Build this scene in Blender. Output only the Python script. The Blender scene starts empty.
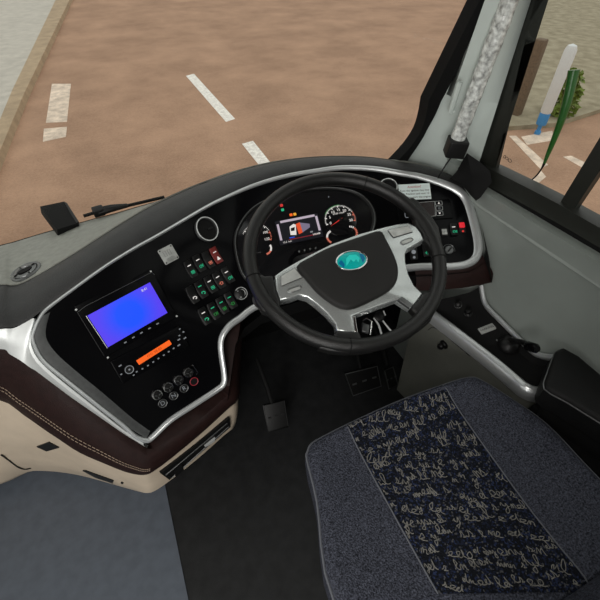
import bpy, math, random
import numpy as np
from mathutils import Vector as V
from mathutils.bvhtree import BVHTree

random.seed(7)
scn = bpy.context.scene
COL = scn.collection
# ------------------------------------------------------------------ camera
FPX, PITCH, YAW = 410.0, math.radians(44), math.radians(24)
CAM = V((0, 0, 1.42))
RT = V((math.cos(YAW), -math.sin(YAW), 0))
FH = V((math.sin(YAW), math.cos(YAW), 0))
FW = FH*math.cos(PITCH) - V((0, 0, 1))*math.sin(PITCH)
UP = FH*math.sin(PITCH) + V((0, 0, 1))*math.cos(PITCH)
cd = bpy.data.cameras.new('camera'); cd.sensor_width = 36; cd.lens = 36*FPX/600; cd.clip_start = .02; cd.clip_end = 200
cd.shift_y = -2/600.0
co = bpy.data.objects.new('camera', cd); COL.objects.link(co); co.location = CAM
from mathutils import Matrix
m3 = Matrix((RT, UP, -FW)).transposed()
co.rotation_euler = m3.to_euler()
scn.camera = co
scn.view_settings.view_transform = 'Standard'; scn.view_settings.look = 'None'
scn.view_settings.gamma = 1; scn.view_settings.use_curve_mapping = False
scn.view_settings.exposure = 0.0

# ------------------------------------------------------------------ survey helpers (photo bearings -> places in the cab)
def ray(p): return RT*((p[0]-300)/FPX) + UP*((298-p[1])/FPX) + FW
def at(p, t): return CAM + ray(p)*t
def atz(p, z):
    d = ray(p); return CAM + d*((z-CAM.z)/d.z)
def atx(p, x):
    d = ray(p); return CAM + d*((x-CAM.x)/d.x)
def atpl(p, o, n):
    d = ray(p); return CAM + d*((o-CAM).dot(n)/d.dot(n))
def tpl(p, o, n):
    return (o-CAM).dot(n)/ray(p).dot(n)
def nrm(az, el):
    az, el = math.radians(az), math.radians(el)
    return V((math.sin(az)*math.cos(el), -math.cos(az)*math.cos(el), math.sin(el)))
W_O, W_N = V((-.097, .783, .715)), nrm(15, 31)          # left wing plane
C_O, C_N = V((.400, .909, .737)), nrm(-19, 57)          # instrument plane
ctrl = []
for p in [(86, 315), (149, 283), (166, 312), (108, 347), (150, 440), (60, 385), (38, 335), (215, 392), (190, 370), (120, 425), (95, 268)]:
    ctrl.append((p, 1/tpl(p, W_O, W_N)))
for p in [(240, 222), (240, 262), (260, 280), (257, 238), (300, 264), (280, 200), (348, 235), (274, 222), (317, 214), (323, 237), (280, 246), (300, 174), (345, 200), (255, 215), (370, 240), (345, 280), (250, 190)]:
    ctrl.append((p, 1/tpl(p, C_O, C_N)))
for p in [(420, 180), (468, 205), (475, 250), (430, 266)]:
    ctrl.append((p, 1/(tpl(p, C_O, C_N)*.985)))
for p in [(205, 229), (262, 303), (222, 338)]:
    ctrl.append((p, (1/tpl(p, W_O, W_N)+1/tpl(p, C_O, C_N))/2))
_px = np.array([c[0] for c in ctrl], float)/100; _v = np.array([c[1] for c in ctrl])
def _U(r2): return np.where(r2 > 1e-12, r2*np.log(np.maximum(r2, 1e-12)), 0.0)
_n = len(ctrl)
_K = _U(((_px[:, None]-_px[None])**2).sum(-1)) + np.eye(_n)*.02
_Pm = np.hstack([np.ones((_n, 1)), _px])
_A = np.block([[_K, _Pm], [_Pm.T, np.zeros((3, 3))]])
_w = np.linalg.solve(_A, np.concatenate([_v, np.zeros(3)]))
def ft(p):
    q = np.array(p[:2], float)/100
    q = np.clip(q, [.0, 1.4], [5.0, 4.7]); 
    r = float(_U(((_px-q)**2).sum(-1)) @ _w[:_n] + _w[_n] + _w[_n+1]*q[0] + _w[_n+2]*q[1])
    return 1/r
def fn(p):
    a = at((p[0]+3, p[1]), ft((p[0]+3, p[1]))) - at((p[0]-3, p[1]), ft((p[0]-3, p[1])))
    b = at((p[0], p[1]-3), ft((p[0], p[1]-3))) - at((p[0], p[1]+3), ft((p[0], p[1]+3)))
    return a.cross(b).normalized()
def F(p, off=0.0):
    return at(p, ft(p)) + (fn(p)*off if off else V((0, 0, 0)))
class Fr:                                                  # a local frame on a surface
    def __init__(s, o, u, n):
        s.o, s.n = o, n.normalized(); s.u = (u - s.n*u.dot(s.n)).normalized(); s.v = s.n.cross(s.u)
    def __call__(s, x, y, z=0.0): return s.o + s.u*x + s.v*y + s.n*z
def frame(p, du=(1, 0), off=0.0):                          # frame on the fascia, u along photo direction du
    a = F((p[0]+du[0]*3, p[1]+du[1]*3)) - F((p[0]-du[0]*3, p[1]-du[1]*3))
    n = fn(p); return Fr(F(p)+n*off, a, n)
def quadframe(q, off=0.0):                                 # TL TR BR BL pixels -> frame + width, height
    P = [F(k) for k in q]; c = sum(P, V((0, 0, 0)))/4
    u = (P[1]-P[0]+P[2]-P[3]); v = (P[0]-P[3]+P[1]-P[2]); n = u.cross(v).normalized()
    return Fr(c+n*off, u, n), u.length/2, v.length/2

# ------------------------------------------------------------------ mesh builder
class MB:
    def __init__(s): s.v = []; s.f = []; s.sm = []
    def add(s, vs, fs, smooth=False):
        o = len(s.v); s.v += [tuple(x) for x in vs]; s.f += [tuple(i+o for i in f) for f in fs]; s.sm += [smooth]*len(fs); return s
    def grid(s, rows, smooth=True, closed=False):
        n = len(rows[0]); vs = [p for r in rows for p in r]; fs = []
        for i in range(len(rows)-1):
            for j in range(n if closed else n-1):
                k = (j+1) % n; fs.append((i*n+j, i*n+k, (i+1)*n+k, (i+1)*n+j))
        return s.add(vs, fs, smooth)
    def tube(s, path, r, n=10, closed=False, caps=True, up=None, flat=1.0):
        m = len(path); rings = []; prev = up
        for i, p in enumerate(path):
            a = path[(i-1) % m] if (closed or i > 0) else path[i]; b = path[(i+1) % m] if (closed or i < m-1) else path[i]
            t = (b-a).normalized()
            if prev is None: prev = V((0, 0, 1)) if abs(t.z) < .9 else V((1, 0, 0))
            x = (prev - t*prev.dot(t)).normalized(); y = t.cross(x); 
            if up is None: prev = x
            rr = r(i) if callable(r) else r
            rings.append([p + x*(math.cos(2*math.pi*k/n)*rr*flat) + y*(math.sin(2*math.pi*k/n)*rr) for k in range(n)])
        if closed: rings.append(rings[0])
        s.grid(rings, True, True)
        if caps and not closed:
            s.add(rings[0], [tuple(range(n))][:1]); s.add(rings[-1], [tuple(range(n))[::-1]])
        return s
    def lathe(s, fr, prof, n=24, cap=True):                          # prof: (radius, height) list
        rings = [[fr(math.cos(2*math.pi*k/n)*r, math.sin(2*math.pi*k/n)*r, h) for k in range(n)] for r, h in prof]
        s.grid(rings, True, True)
        if cap and prof[-1][0] > 1e-6: s.add(rings[-1], [tuple(range(n))])
        if prof[0][0] > 1e-6: s.add(rings[0], [tuple(range(n))[::-1]])
        return s
    def plate(s, pts2, fr, z0, z1, bev=0.0, smooth=False):  # 2-D outline (ccw) extruded, bevelled top
        n = len(pts2); area = sum(pts2[i][0]*pts2[(i+1) % n][1]-pts2[(i+1) % n][0]*pts2[i][1] for i in range(n))
        if area < 0: pts2 = pts2[::-1]
        def inset(d):
            out = []
            for i in range(n):
                a, b, c = pts2[i-1], pts2[i], pts2[(i+1) % n]
                e1 = (b[0]-a[0], b[1]-a[1]); e2 = (c[0]-b[0], c[1]-b[1]); l1 = math.hypot(*e1) or 1; l2 = math.hypot(*e2) or 1
                nx, ny = -(e1[1]/l1+e2[1]/l2), (e1[0]/l1+e2[0]/l2); l = math.hypot(nx, ny) or 1
                k = d/max(.35, l/2); out.append((b[0]+nx/l*k, b[1]+ny/l*k))
            return out
        rings = [[fr(x, y, z0) for x, y in pts2]]
        if bev > 0:
            for k in range(4):
                a = k/3*math.pi/2; rings.append([fr(x, y, z1-bev+bev*math.sin(a)) for x, y in inset(bev*(1-math.cos(a)))])
        else: rings.append([fr(x, y, z1) for x, y in pts2])
        s.grid(rings, smooth or bev > 0, True)
        s.add(rings[-1], [tuple(range(n))]); s.add(rings[0], [tuple(range(n))[::-1]])
        return s
    def box(s, fr, w, h, z0, z1, bev=0.0):
        return s.plate(rrect(w, h, min(w, h)*.18 if bev else 0), fr, z0, z1, bev)
    def build(s, name, mat, parent=None):
        me = bpy.data.meshes.new(name); off = parent_world(parent) if parent else V((0, 0, 0))
        me.from_pydata([tuple(V(p)-off) for p in s.v], [], s.f); me.update()
        me.polygons.foreach_set('use_smooth', s.sm)
        import bmesh
        bm = bmesh.new(); bm.from_mesh(me); bmesh.ops.remove_doubles(bm, verts=bm.verts, dist=1e-6)
        bmesh.ops.recalc_face_normals(bm, faces=bm.faces); bm.to_mesh(me); bm.free()
        o = bpy.data.objects.new(name, me); COL.objects.link(o); me.materials.append(mat)
        if parent: o.parent = parent
        try: me.set_sharp_from_angle(angle=math.radians(42))
        except Exception: pass
        return o
def parent_world(p):
    r = V((0, 0, 0))
    while p: r += p.location; p = p.parent
    return r
def rrect(w, h, r=0, n=4):
    if r <= 0: return [(-w/2, -h/2), (w/2, -h/2), (w/2, h/2), (-w/2, h/2)]
    out = []
    for cx, cy, a0 in ((w/2-r, -h/2+r, -90), (w/2-r, h/2-r, 0), (-w/2+r, h/2-r, 90), (-w/2+r, -h/2+r, 180)):
        for k in range(n+1):
            a = math.radians(a0+90*k/n); out.append((cx+r*math.cos(a), cy+r*math.sin(a)))
    return out
def circ(r, n=24, ry=None): return [(r*math.cos(2*math.pi*k/n), (ry or r)*math.sin(2*math.pi*k/n)) for k in range(n)]
def smooth_path(pts, sub=4, closed=False):                 # Catmull-Rom in any dimension
    P = [np.array(p, float) for p in pts]; n = len(P); out = []
    for i in range(n if closed else n-1):
        a, b, c, d = (P[(i-1) % n] if closed or i > 0 else P[i]), P[i], P[(i+1) % n], (P[(i+2) % n] if closed or i < n-2 else P[(i+1) % n])
        for k in range(sub):
            t = k/sub; out.append(tuple(.5*((2*b)+(c-a)*t+(2*a-5*b+4*c-d)*t*t+(3*b-a-3*c+d)*t**3)))
    if not closed: out.append(tuple(P[-1]))
    return out
def lerp(a, b, t): return tuple(x+(y-x)*t for x, y in zip(a, b))

def tag(o, label=None, cat=None, group=None, kind=None):
    if label: o['label'] = label
    if cat: o['category'] = cat
    if group: o['group'] = group
    if kind: o['kind'] = kind
    return o
def thing(name, loc, label, cat, group=None):
    o = bpy.data.objects.new(name, None); COL.objects.link(o); o.location = loc; o.empty_display_size = .02
    return tag(o, label, cat, group)
def structure(o, label=None, cat=None): return tag(o, label, cat, kind='structure')

# ------------------------------------------------------------------ materials
def mat(name, col, rough=.5, metal=0.0, spec=.5, var=0.0, vscale=40, bump=0.0, bscale=300, emit=None, estr=0.0, coat=0.0, col2=None, tex='noise'):
    m = bpy.data.materials.new(name); m.use_nodes = True; nt = m.node_tree; b = nt.nodes['Principled BSDF']
    b.inputs['Roughness'].default_value = rough; b.inputs['Metallic'].default_value = metal
    b.inputs['Specular IOR Level'].default_value = spec; b.inputs['Coat Weight'].default_value = coat
    c = (*col, 1); b.inputs['Base Color'].default_value = c
    tc = nt.nodes.new('ShaderNodeTexCoord')
    if var > 0 or col2:
        nz = nt.nodes.new('ShaderNodeTexNoise'); nz.inputs['Scale'].default_value = vscale; nz.inputs['Detail'].default_value = 6
        nt.links.new(tc.outputs['Object'], nz.inputs['Vector'])
        rp = nt.nodes.new('ShaderNodeValToRGB'); rp.color_ramp.elements[0].position = .32; rp.color_ramp.elements[1].position = .68
        rp.color_ramp.elements[0].color = (*(x*(1-var) for x in col), 1)
        rp.color_ramp.elements[1].color = (*(col2 if col2 else [min(1, x*(1+var)) for x in col]), 1)
        nt.links.new(nz.outputs['Fac'], rp.inputs['Fac']); nt.links.new(rp.outputs['Color'], b.inputs['Base Color'])
    if bump > 0:
        if tex == 'noise':
            bz = nt.nodes.new('ShaderNodeTexNoise'); bz.inputs['Detail'].default_value = 3; src = bz.outputs['Fac']
        else:
            bz = nt.nodes.new('ShaderNodeTexVoronoi'); src = bz.outputs['Distance']
        bz.inputs['Scale'].default_value = bscale; nt.links.new(tc.outputs['Object'], bz.inputs['Vector'])
        bp = nt.nodes.new('ShaderNodeBump'); bp.inputs['Strength'].default_value = bump; bp.inputs['Distance'].default_value = .002
        nt.links.new(src, bp.inputs['Height']); nt.links.new(bp.outputs['Normal'], b.inputs['Normal'])
    if emit:
        b.inputs['Emission Color'].default_value = (*emit, 1); b.inputs['Emission Strength'].default_value = estr
    return m
M = dict(
    gloss=mat('gloss_black', (.0025, .0025, .003), .2, spec=.1),
    black=mat('black_plastic', (.006, .006, .006), .42, spec=.3),
    matte=mat('matte_black', (.004, .004, .004), .75, spec=.2),
    deck=mat('grey_deck', (.26, .265, .235), .62, var=.12, vscale=60, bump=.25, bscale=500),
    brow=mat('charcoal_grain', (.018, .018, .018), .5, var=.15, vscale=30, bump=.35, bscale=420, tex='voronoi'),
    silver=mat('satin_silver', (.62, .64, .64), .32, metal=.7),
    satin=mat('painted_silver', (.62, .64, .63), .38, metal=.3, var=.06, vscale=12),
    spoke=mat('spoke_silver', (.56, .59, .58), .25, metal=.75, var=.04, vscale=20),
    bevel=mat('brushed_grey', (.16, .165, .165), .35, metal=.8, var=.1, vscale=120),
    chrome=mat('chrome', (.75, .75, .75), .12, metal=1),
    rubber=mat('window_black', (.014, .015, .012), .4, var=.1),
    brown=mat('maroon_leather', (.017, .007, .006), .55, spec=.2, var=.2, vscale=60, bump=.3, bscale=400, tex='voronoi'),
    thread=mat('tan_thread', (.30, .22, .16), .8),
    beige=mat('beige_moulding', (.54, .45, .345), .55, var=.06, vscale=14, bump=.12, bscale=500),
    wall=mat('grey_green_panel', (.25, .275, .255), .32, var=.06, vscale=8, bump=.03, bscale=300),
    pillar=mat('pillar_panel', (.54, .60, .565), .5, var=.05, vscale=10, bump=.05, bscale=300),
    panel=mat('console_panel', (.14, .142, .122), .55, var=.08, vscale=14, bump=.1, bscale=500),
    leather=mat('wheel_leather', (.007, .0068, .0065), .34, spec=.4, var=.1, vscale=40, bump=.2, bscale=900, tex='voronoi'),
    pad=mat('airbag_cover', (.009, .0085, .008), .6, spec=.3, var=.1, vscale=30, bump=.3, bscale=900),
    arm=mat('armrest_leather', (.005, .005, .005), .5, spec=.22, var=.1, vscale=30, bump=.3, bscale=600, tex='voronoi'),
    floor=mat('dark_floor', (.013, .0135, .014), .6, spec=.3, var=.25, vscale=25, bump=.2, bscale=300),
    glassdark=mat('instrument_glass', (.006, .006, .007), .15),
    fabric=mat('seat_fabric', (.046, .049, .064), .92, spec=.1, var=.75, vscale=300, bump=1.0, bscale=330, tex='voronoi'),
    panelfab=mat('seat_pattern', (.007, .008, .012), .95, spec=.1, var=.3, vscale=230, col2=(.035, .045, .10), bump=.8, bscale=420, tex='voronoi'),
    embro=mat('embroidery', (.165, .158, .145), .9, spec=.1, var=.3, vscale=200),
    piping=mat('seat_piping', (.10, .105, .12), .8),
    sticker=mat('sticker', (.82, .92, .90), .5),
    textblk=mat('ink_black', (.02, .02, .02), .6),
    textred=mat('ink_red', (.5, .03, .04), .6),
    plate=mat('grey_plate', (.46, .47, .45), .45, metal=.4, var=.15, vscale=60),
    red=mat('red_switch', (.16, .012, .010), .4),
    ceil=mat('ceiling_lining', (.10, .10, .10), .8, var=.05),
    green=mat('green_paint', (.015, .10, .012), .35),
    wrap=mat('wrap_plastic', (.50, .52, .50), .2, var=.55, vscale=90, bump=1.0, bscale=110, coat=.3),
    white=mat('white_mark', (.86, .80, .74), .8, var=.2, vscale=20, bump=.2, bscale=60),
    worn=mat('worn_mark', (.74, .60, .48), .85, var=.25, vscale=9, bump=.2, bscale=60),
    blue=mat('blue_band', (.05, .25, .55), .5),
    wht=mat('white_post', (.7, .72, .72), .5),
    kerb=mat('kerb_stone', (.42, .31, .20), .9, var=.15, vscale=6),
    paving=mat('paving', (.52, .48, .42), .9, var=.1, vscale=6),
    verge=mat('grass_verge', (.30, .25, .16), .95, var=.2, vscale=5, col2=(.38, .33, .23)),
    wood=mat('wood_post', (.16, .11, .07), .8, var=.2),
    leaf=mat('leaf', (.16, .22, .03), .7, var=.35, vscale=14),
)
def em(name, col, s): return mat(name, (.01, .01, .01), .4, emit=col, estr=s)
E_ = dict(white=em('lit_white', (1, .95, .9), .75), green=em('lit_green', (.02, .75, .35), .55), red=em('lit_red', (1, .04, .03), .6),
          orange=em('lit_orange', (1, .13, .005), .95), amber=em('lit_amber', (1, .45, .03), .8), pale=em('lit_pale', (.85, .72, .85), .55),
          dim=em('lit_dim', (.8, .85, .9), .22), bluebit=em('lit_blue', (.03, .1, .8), .7), salmon=em('lit_salmon', (1, .25, .16), .6),
          redline=em('lit_redline', (.8, .03, .06), .3), bred=em('lit_busred', (1, .1, .02), .7), dgreen=em('lit_dgreen', (.02, .4, .06), .5))
# road: brown tarmac
def road_mat():
    m = mat('brown_tarmac', (.255, .185, .145), .9, spec=.2, bump=.5, bscale=60)
    nt = m.node_tree; b = nt.nodes['Principled BSDF']; tc = nt.nodes['Texture Coordinate']
    n1 = nt.nodes.new('ShaderNodeTexNoise'); n1.inputs['Scale'].default_value = 1.1; n1.inputs['Detail'].default_value = 9; n1.inputs['Roughness'].default_value = .62
    n2 = nt.nodes.new('ShaderNodeTexNoise'); n2.inputs['Scale'].default_value = 38; n2.inputs['Detail'].default_value = 4
    mx = nt.nodes.new('ShaderNodeMath'); mx.operation = 'MULTIPLY_ADD'; mx.inputs[1].default_value = .45
    nt.links.new(tc.outputs['Object'], n1.inputs['Vector']); nt.links.new(tc.outputs['Object'], n2.inputs['Vector'])
    nt.links.new(n2.outputs['Fac'], mx.inputs[0]); nt.links.new(n1.outputs['Fac'], mx.inputs[2])
    r = nt.nodes.new('ShaderNodeValToRGB'); r.color_ramp.elements[0].position = .5; r.color_ramp.elements[1].position = .95
    r.color_ramp.elements[0].color = (.31, .188, .124, 1); r.color_ramp.elements[1].color = (.50, .31, .207, 1)
    nt.links.new(mx.outputs[0], r.inputs['Fac']); nt.links.new(r.outputs['Color'], b.inputs['Base Color'])
    return m
def glass_mat(name, tint=(.96, .98, .97), refl=1.0):
    m = bpy.data.materials.new(name); m.use_nodes = True; nt = m.node_tree; nt.nodes.clear()
    out = nt.nodes.new('ShaderNodeOutputMaterial'); tr = nt.nodes.new('ShaderNodeBsdfTransparent'); gl = nt.nodes.new('ShaderNodeBsdfGlossy')
    tr.inputs['Color'].default_value = (*tint, 1); gl.inputs['Roughness'].default_value = .02
    fr = nt.nodes.new('ShaderNodeFresnel'); fr.inputs['IOR'].default_value = 1.35
    mu = nt.nodes.new('ShaderNodeMath'); mu.operation = 'MULTIPLY'; mu.inputs[1].default_value = refl
    mx = nt.nodes.new('ShaderNodeMixShader'); nt.links.new(fr.outputs[0], mu.inputs[0]); nt.links.new(mu.outputs[0], mx.inputs[0])
    nt.links.new(tr.outputs[0], mx.inputs[1]); nt.links.new(gl.outputs[0], mx.inputs[2]); nt.links.new(mx.outputs[0], out.inputs[0])
    return m
M['road'] = road_mat(); M['glass'] = glass_mat('window_glass', (.97, .98, .97), .12)
def screen_mat():
    m = em('blue_screen', (.02, .06, 1), 1.0); nt = m.node_tree; b = nt.nodes['Principled BSDF']
    tc = nt.nodes['Texture Coordinate']; gr = nt.nodes.new('ShaderNodeTexGradient'); gr.gradient_type = 'SPHERICAL'
    mp = nt.nodes.new('ShaderNodeMapping'); mp.inputs['Scale'].default_value = (14, 14, 14)
    nt.links.new(tc.outputs['Object'], mp.inputs['Vector']); nt.links.new(mp.outputs[0], gr.inputs[0])
    r = nt.nodes.new('ShaderNodeValToRGB'); r.color_ramp.elements[0].color = (.085, .045, .88, 1); r.color_ramp.elements[1].color = (.0, .075, 1, 1)
    r.color_ramp.elements[1].position = .6
    nt.links.new(gr.outputs[0], r.inputs[0]); nt.links.new(r.outputs[0], b.inputs['Emission Color']); return m
M['screen'] = screen_mat()
def speckle():
    m = mat('seat_pattern_speckle', (.008, .009, .013), .95, spec=.1, bump=.8, bscale=420, tex='voronoi'); nt = m.node_tree; b = nt.nodes['Principled BSDF']
    tc = nt.nodes['Texture Coordinate']; vo = nt.nodes.new('ShaderNodeTexVoronoi'); vo.inputs['Scale'].default_value = 330
    nt.links.new(tc.outputs['Object'], vo.inputs['Vector']); sp = nt.nodes.new('ShaderNodeSeparateColor'); nt.links.new(vo.outputs['Color'], sp.inputs[0])
    r = nt.nodes.new('ShaderNodeValToRGB'); r.color_ramp.interpolation = 'CONSTANT'; e = r.color_ramp.elements
    e[0].color = (.007, .008, .011, 1); e[1].position = .6; e[1].color = (.013, .016, .030, 1)
    x = e.new(.78); x.color = (.020, .028, .066, 1); x = e.new(.91); x.color = (.065, .065, .07, 1)
    nt.links.new(sp.outputs[0], r.inputs[0]); nt.links.new(r.outputs[0], b.inputs['Base Color']); return m
M['panelfab'] = speckle()
def badge_mat():
    m = mat('badge_teal', (.0, .38, .36), .25, coat=.4, emit=(0, .45, .42), estr=.0); return m
M['badge'] = badge_mat()
M['badge2'] = mat('badge_pale', (.02, .62, .56), .25, coat=.4); M['badge3'] = mat('badge_deep', (.0, .14, .30), .25, coat=.4)

def text(body, fr, size, name, mt, parent, align='CENTER', z=.0008):
    cu = bpy.data.curves.new('t', 'FONT'); cu.body = body; cu.size = size; cu.align_x = align; cu.align_y = 'CENTER'; cu.extrude = .0001
    tmp = bpy.data.objects.new('t', cu); COL.objects.link(tmp)
    dg = bpy.context.evaluated_depsgraph_get(); me = bpy.data.meshes.new_from_object(tmp.evaluated_get(dg))
    COL.objects.unlink(tmp); bpy.data.objects.remove(tmp)
    off = parent_world(parent) if parent else V((0, 0, 0))
    for v in me.vertices: v.co = fr(v.co.x, v.co.y, z+v.co.z) - off
    me.name = name; me.materials.clear(); me.materials.append(mt); o = bpy.data.objects.new(name, me); COL.objects.link(o)
    if parent: o.parent = parent
    return o

# ================================================================== OUTSIDE
GZ = -.85
def G(p, z=GZ): return atz(p, z)
structure(MB().add([(-40, -20, GZ), (60, -20, GZ), (60, 70, GZ), (-40, 70, GZ)], [(0, 1, 2, 3)]).build('road', M['road']),
          'brown tarmac road outside the windscreen and side window', 'road')
def ground_patch(name, px, mt, h, label, cat='road marking'):
    b = MB(); pts = [G(p) for p in px]; n = len(pts)
    vs = [p+V((0, 0, h)) for p in pts] + [p-V((0, 0, .02)) for p in pts]
    b.add(vs, [tuple(range(n))]+[(i, (i+1) % n, n+(i+1) % n, n+i) for i in range(n)])
    return structure(b.build(name, mt), label, cat)
ground_patch('road_marking', [(186, 76), (194, 74), (235, 119), (226, 122)], M['white'], .004, 'long white lane dash on the road, farther one')
ground_patch('road_marking', [(242, 144), (253, 141), (285, 181), (274, 184)], M['white'], .004, 'white lane dash just ahead of the dashboard')
ground_patch('road_marking', [(52, 84), (71, 84), (67, 122), (46, 123)], M['worn'], .004, 'worn pale road block beside the left kerb, farther one')
ground_patch('road_marking', [(44, 129), (67, 127), (66, 137), (43, 142)], M['worn'], .004, 'worn pale short road block beside the left kerb, nearer one')
ground_patch('road_marking', [(509, 136), (516, 136), (548, 165), (540, 169)], M['worn'], .004, 'slanting pale stripe seen through the side window')
ground_patch('road_marking', [(521, 137), (552, 131), (556, 140), (527, 145)], M['worn'], .004, 'broad pale patch on the road below the blue and white post')
ground_patch('road_marking', [(563, 157), (571, 156), (592, 166), (586, 170)], M['worn'], .004, 'short pale stripe beside the black window divider')
ground_patch('road_marking', [(528, 182), (541, 171), (546, 177), (535, 186)], M['worn'], .004, 'small pale patch on the road just beyond the side window sill')
# kerb and pavement on the left
kl = [(76, 0), (31, 100), (0, 180), (-60, 330)]
b = MB(); inner = [G((p[0]-3, p[1]), GZ) for p in kl]; outer = [G((p[0]-16, p[1]-3), GZ) for p in kl]
b.grid([[p for p in inner], [p+V((-.015, 0, .10)) for p in inner], [p+V((0, 0, .10)) for p in outer], outer], False)
structure(b.build('kerb', M['kerb']), 'brown kerb along the left edge of the road', 'kerb')
b = MB(); b.grid([[p+V((0, 0, .10)) for p in outer], [p+V((-4, 0, .10)) for p in outer]], False)
structure(b.build('pavement', M['paving']), 'pale pavement beyond the left kerb', 'pavement')
ground_patch('lawn', [(440, 118), (503, 131), (556, 127), (640, 100), (760, 20), (700, -60), (480, -60)], M['verge'], .06, 'straw green grass verge seen through the side window', 'verge')
# post beyond the window
q = G((537, 134)); t = thing('bollard', q, 'blurred white and blue post on the verge beyond the side window', 'post')
fr = Fr(q, V((1, 0, 0)), V((0, 0, 1)))
MB().lathe(fr, [(.04, 0), (.04, .04), (.025, .05), (.025, .20)]).build('lower_post', M['blue'], t)
MB().lathe(fr, [(.06, .13), (.065, .14), (.065, .27), (.06, .28)]).build('blue_band', M['blue'], t)
MB().lathe(fr, [(.06, .28), (.07, .30), (.07, 1.0), (.05, 1.05), (.0, 1.07)]).build('upper_post', M['wht'], t)
q = G((514, 118)); t = thing('fence_post', q, 'short brown wooden post on the grass verge', 'post')
MB().box(Fr(q, V((1, .3, 0)), V((0, 0, 1))), .14, .14, 0, 1.0, .02).build('shaft', M['wood'], t)
q = G((556, 118)); bsh = MB()
for k in range(420):
    a = random.uniform(0, 6.28); r = .22*random.random()**.5; z = random.uniform(.05, .62); r *= math.sqrt(max(.05, 1-(z/.68)**2))
    c = q+V((r*math.cos(a), r*math.sin(a), z)); u = V((random.gauss(0, 1), random.gauss(0, 1), random.gauss(0, .6))).normalized()*.06; w = u.cross(V((random.gauss(0, 1), random.gauss(0, 1), 1))).normalized()*.03
    bsh.add([c-u, c+w, c+u, c-w], [(0, 1, 2, 3)])
bs = bsh.build('shrub', M['leaf']); tag(bs, 'yellow green leafy shrub on the verge beside the post', 'shrub')

# ================================================================== CAB SHELL
structure(MB().add([(-1.4, -3, 0), (.97, -3, 0), (.97, 1.25, 0), (-1.4, 1.25, 0), (-1.4, -3, -.08), (.97, -3, -.08), (.97, 1.25, -.08), (-1.4, 1.25, -.08)],
                   [(0, 1, 2, 3), (7, 6, 5, 4), (0, 4, 5, 1), (1, 5, 6, 2), (2, 6, 7, 3), (3, 7, 4, 0)]).build('floor', M['floor']), 'dark vinyl cab floor', 'floor')
structure(MB().add([(-1.4, -3, .003), (-.19, -3, .003), (-.19, .76, .003), (-.34, .95, .003), (-.5, 1.18, .003), (-1.4, 1.18, .003)], [(0, 1, 2, 3, 4, 5)]).build('floor', mat('aisle_vinyl_lit', (.085, .10, .125), .6, var=.1, vscale=30)), 'blue grey aisle floor beside the dashboard wing, door light painted into its tone', 'floor')  # same floor, paler here: light from the door put into the colour
def slab(name, a, b, mt, label, cat):
    x0, y0, z0 = a; x1, y1, z1 = b
    vs = [(x, y, z) for x in (x0, x1) for y in (y0, y1) for z in (z0, z1)]
    return structure(MB().add(vs, [(0, 1, 3, 2), (4, 6, 7, 5), (0, 4, 5, 1), (2, 3, 7, 6), (0, 2, 6, 4), (1, 5, 7, 3)]).build(name, mt), label, cat)
slab('wall_front', (-1.4, 1.19, -.0), (.97, 1.23, .70), M['matte'], 'black bulkhead in front of the footwell', 'wall')
slab('ceiling', (-1.4, -3, 2.0), (1.0, .95, 2.06), M['ceil'], 'grey cab ceiling', 'ceiling')
slab('wall_left', (-1.44, -3, 0), (-1.4, 1.2, .75), M['wall'], 'grey wall below the windows across the aisle', 'wall')
slab('wall_back', (-1.4, -3.06, 0), (1.0, -3, 2.0), M['ceil'], 'dark back of the coach saloon', 'wall')
slab('wall_right', (.93, .84, 0), (.97, 1.19, .78), M['matte'], 'black side lining in the dark end of the footwell', 'wall')
# right wall panel
WX = .90
sill_px = [(440, 163), (472, 185), (536, 224), (600, 263), (760, 361)]
crease_px = [(446, 186), (480, 207), (540, 247), (600, 287), (760, 394)]
top = [atx(p, .888) for p in sill_px]; cre = [atx(p, WX) for p in crease_px]
top = [V((.888, .90, top[1].z+.03))]+top[1:]+[V((.888, -3, top[-1].z+.1))]
cre = [V((WX, .90, cre[1].z+.02))]+cre[1:]+[V((WX, -3, cre[-1].z+.1))]
low = [V((WX-.05, p.y, .45)) for p in cre]; bot = [V((WX-.05, p.y, 0.001)) for p in cre]; lm = [V((WX-.022, p.y, .58)) for p in cre]; cre = [p+V((-.004, 0, 0)) for p in cre]
cm = [p+(q-p)*.10+V((.004, 0, 0)) for p, q in zip(cre, top)]; cl = [V((p.x+.004, p.y, p.z-.012)) for p in cre]
b = MB(); b.grid([bot, low, lm, cl, cre, cm, top, [p+V((.05, 0, -.004)) for p in top], [V((.985, p.y, 0)) for p in top]], True)
structure(b.build('wall_right', M['wall']), 'grey green side wall panel under the driver window', 'wall')
# side window frame at x=.95
SX = .945
def bar(name, px4, depth, mt, ext=None):
    P = [atx(p, SX) for p in px4]
    vs = [p+V((-depth/2, 0, 0)) for p in P]+[p+V((depth/2, 0, 0)) for p in P]
    return MB().add(vs, [(0, 1, 2, 3), (7, 6, 5, 4), (0, 4, 5, 1), (1, 5, 6, 2), (2, 6, 7, 3), (3, 7, 4, 0)])
wf = thing('window_1', atx((530, 192), SX), 'driver side window with black frame and slanted divider', 'window'); wf['kind'] = 'structure'
lowp = [(470, 158), (479, 163), (494, 169.5), (530, 187.5), (558, 202), (573, 211), (600, 226), (760, 318)]
highq = [(470, 177), (480, 182), (494, 189), (530, 208), (558, 223.5), (573, 232), (600, 248), (760, 342)]
A = [atx(p, SX-.02)+V((.02, 0, 0)) for p in lowp]; B = [atx(p, SX-.022)+V((.022, 0, 0)) for p in highq]
A.append(V((SX, -2.9, A[-1].z))); B.append(V((SX, -2.9, B[-1].z)))
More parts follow.
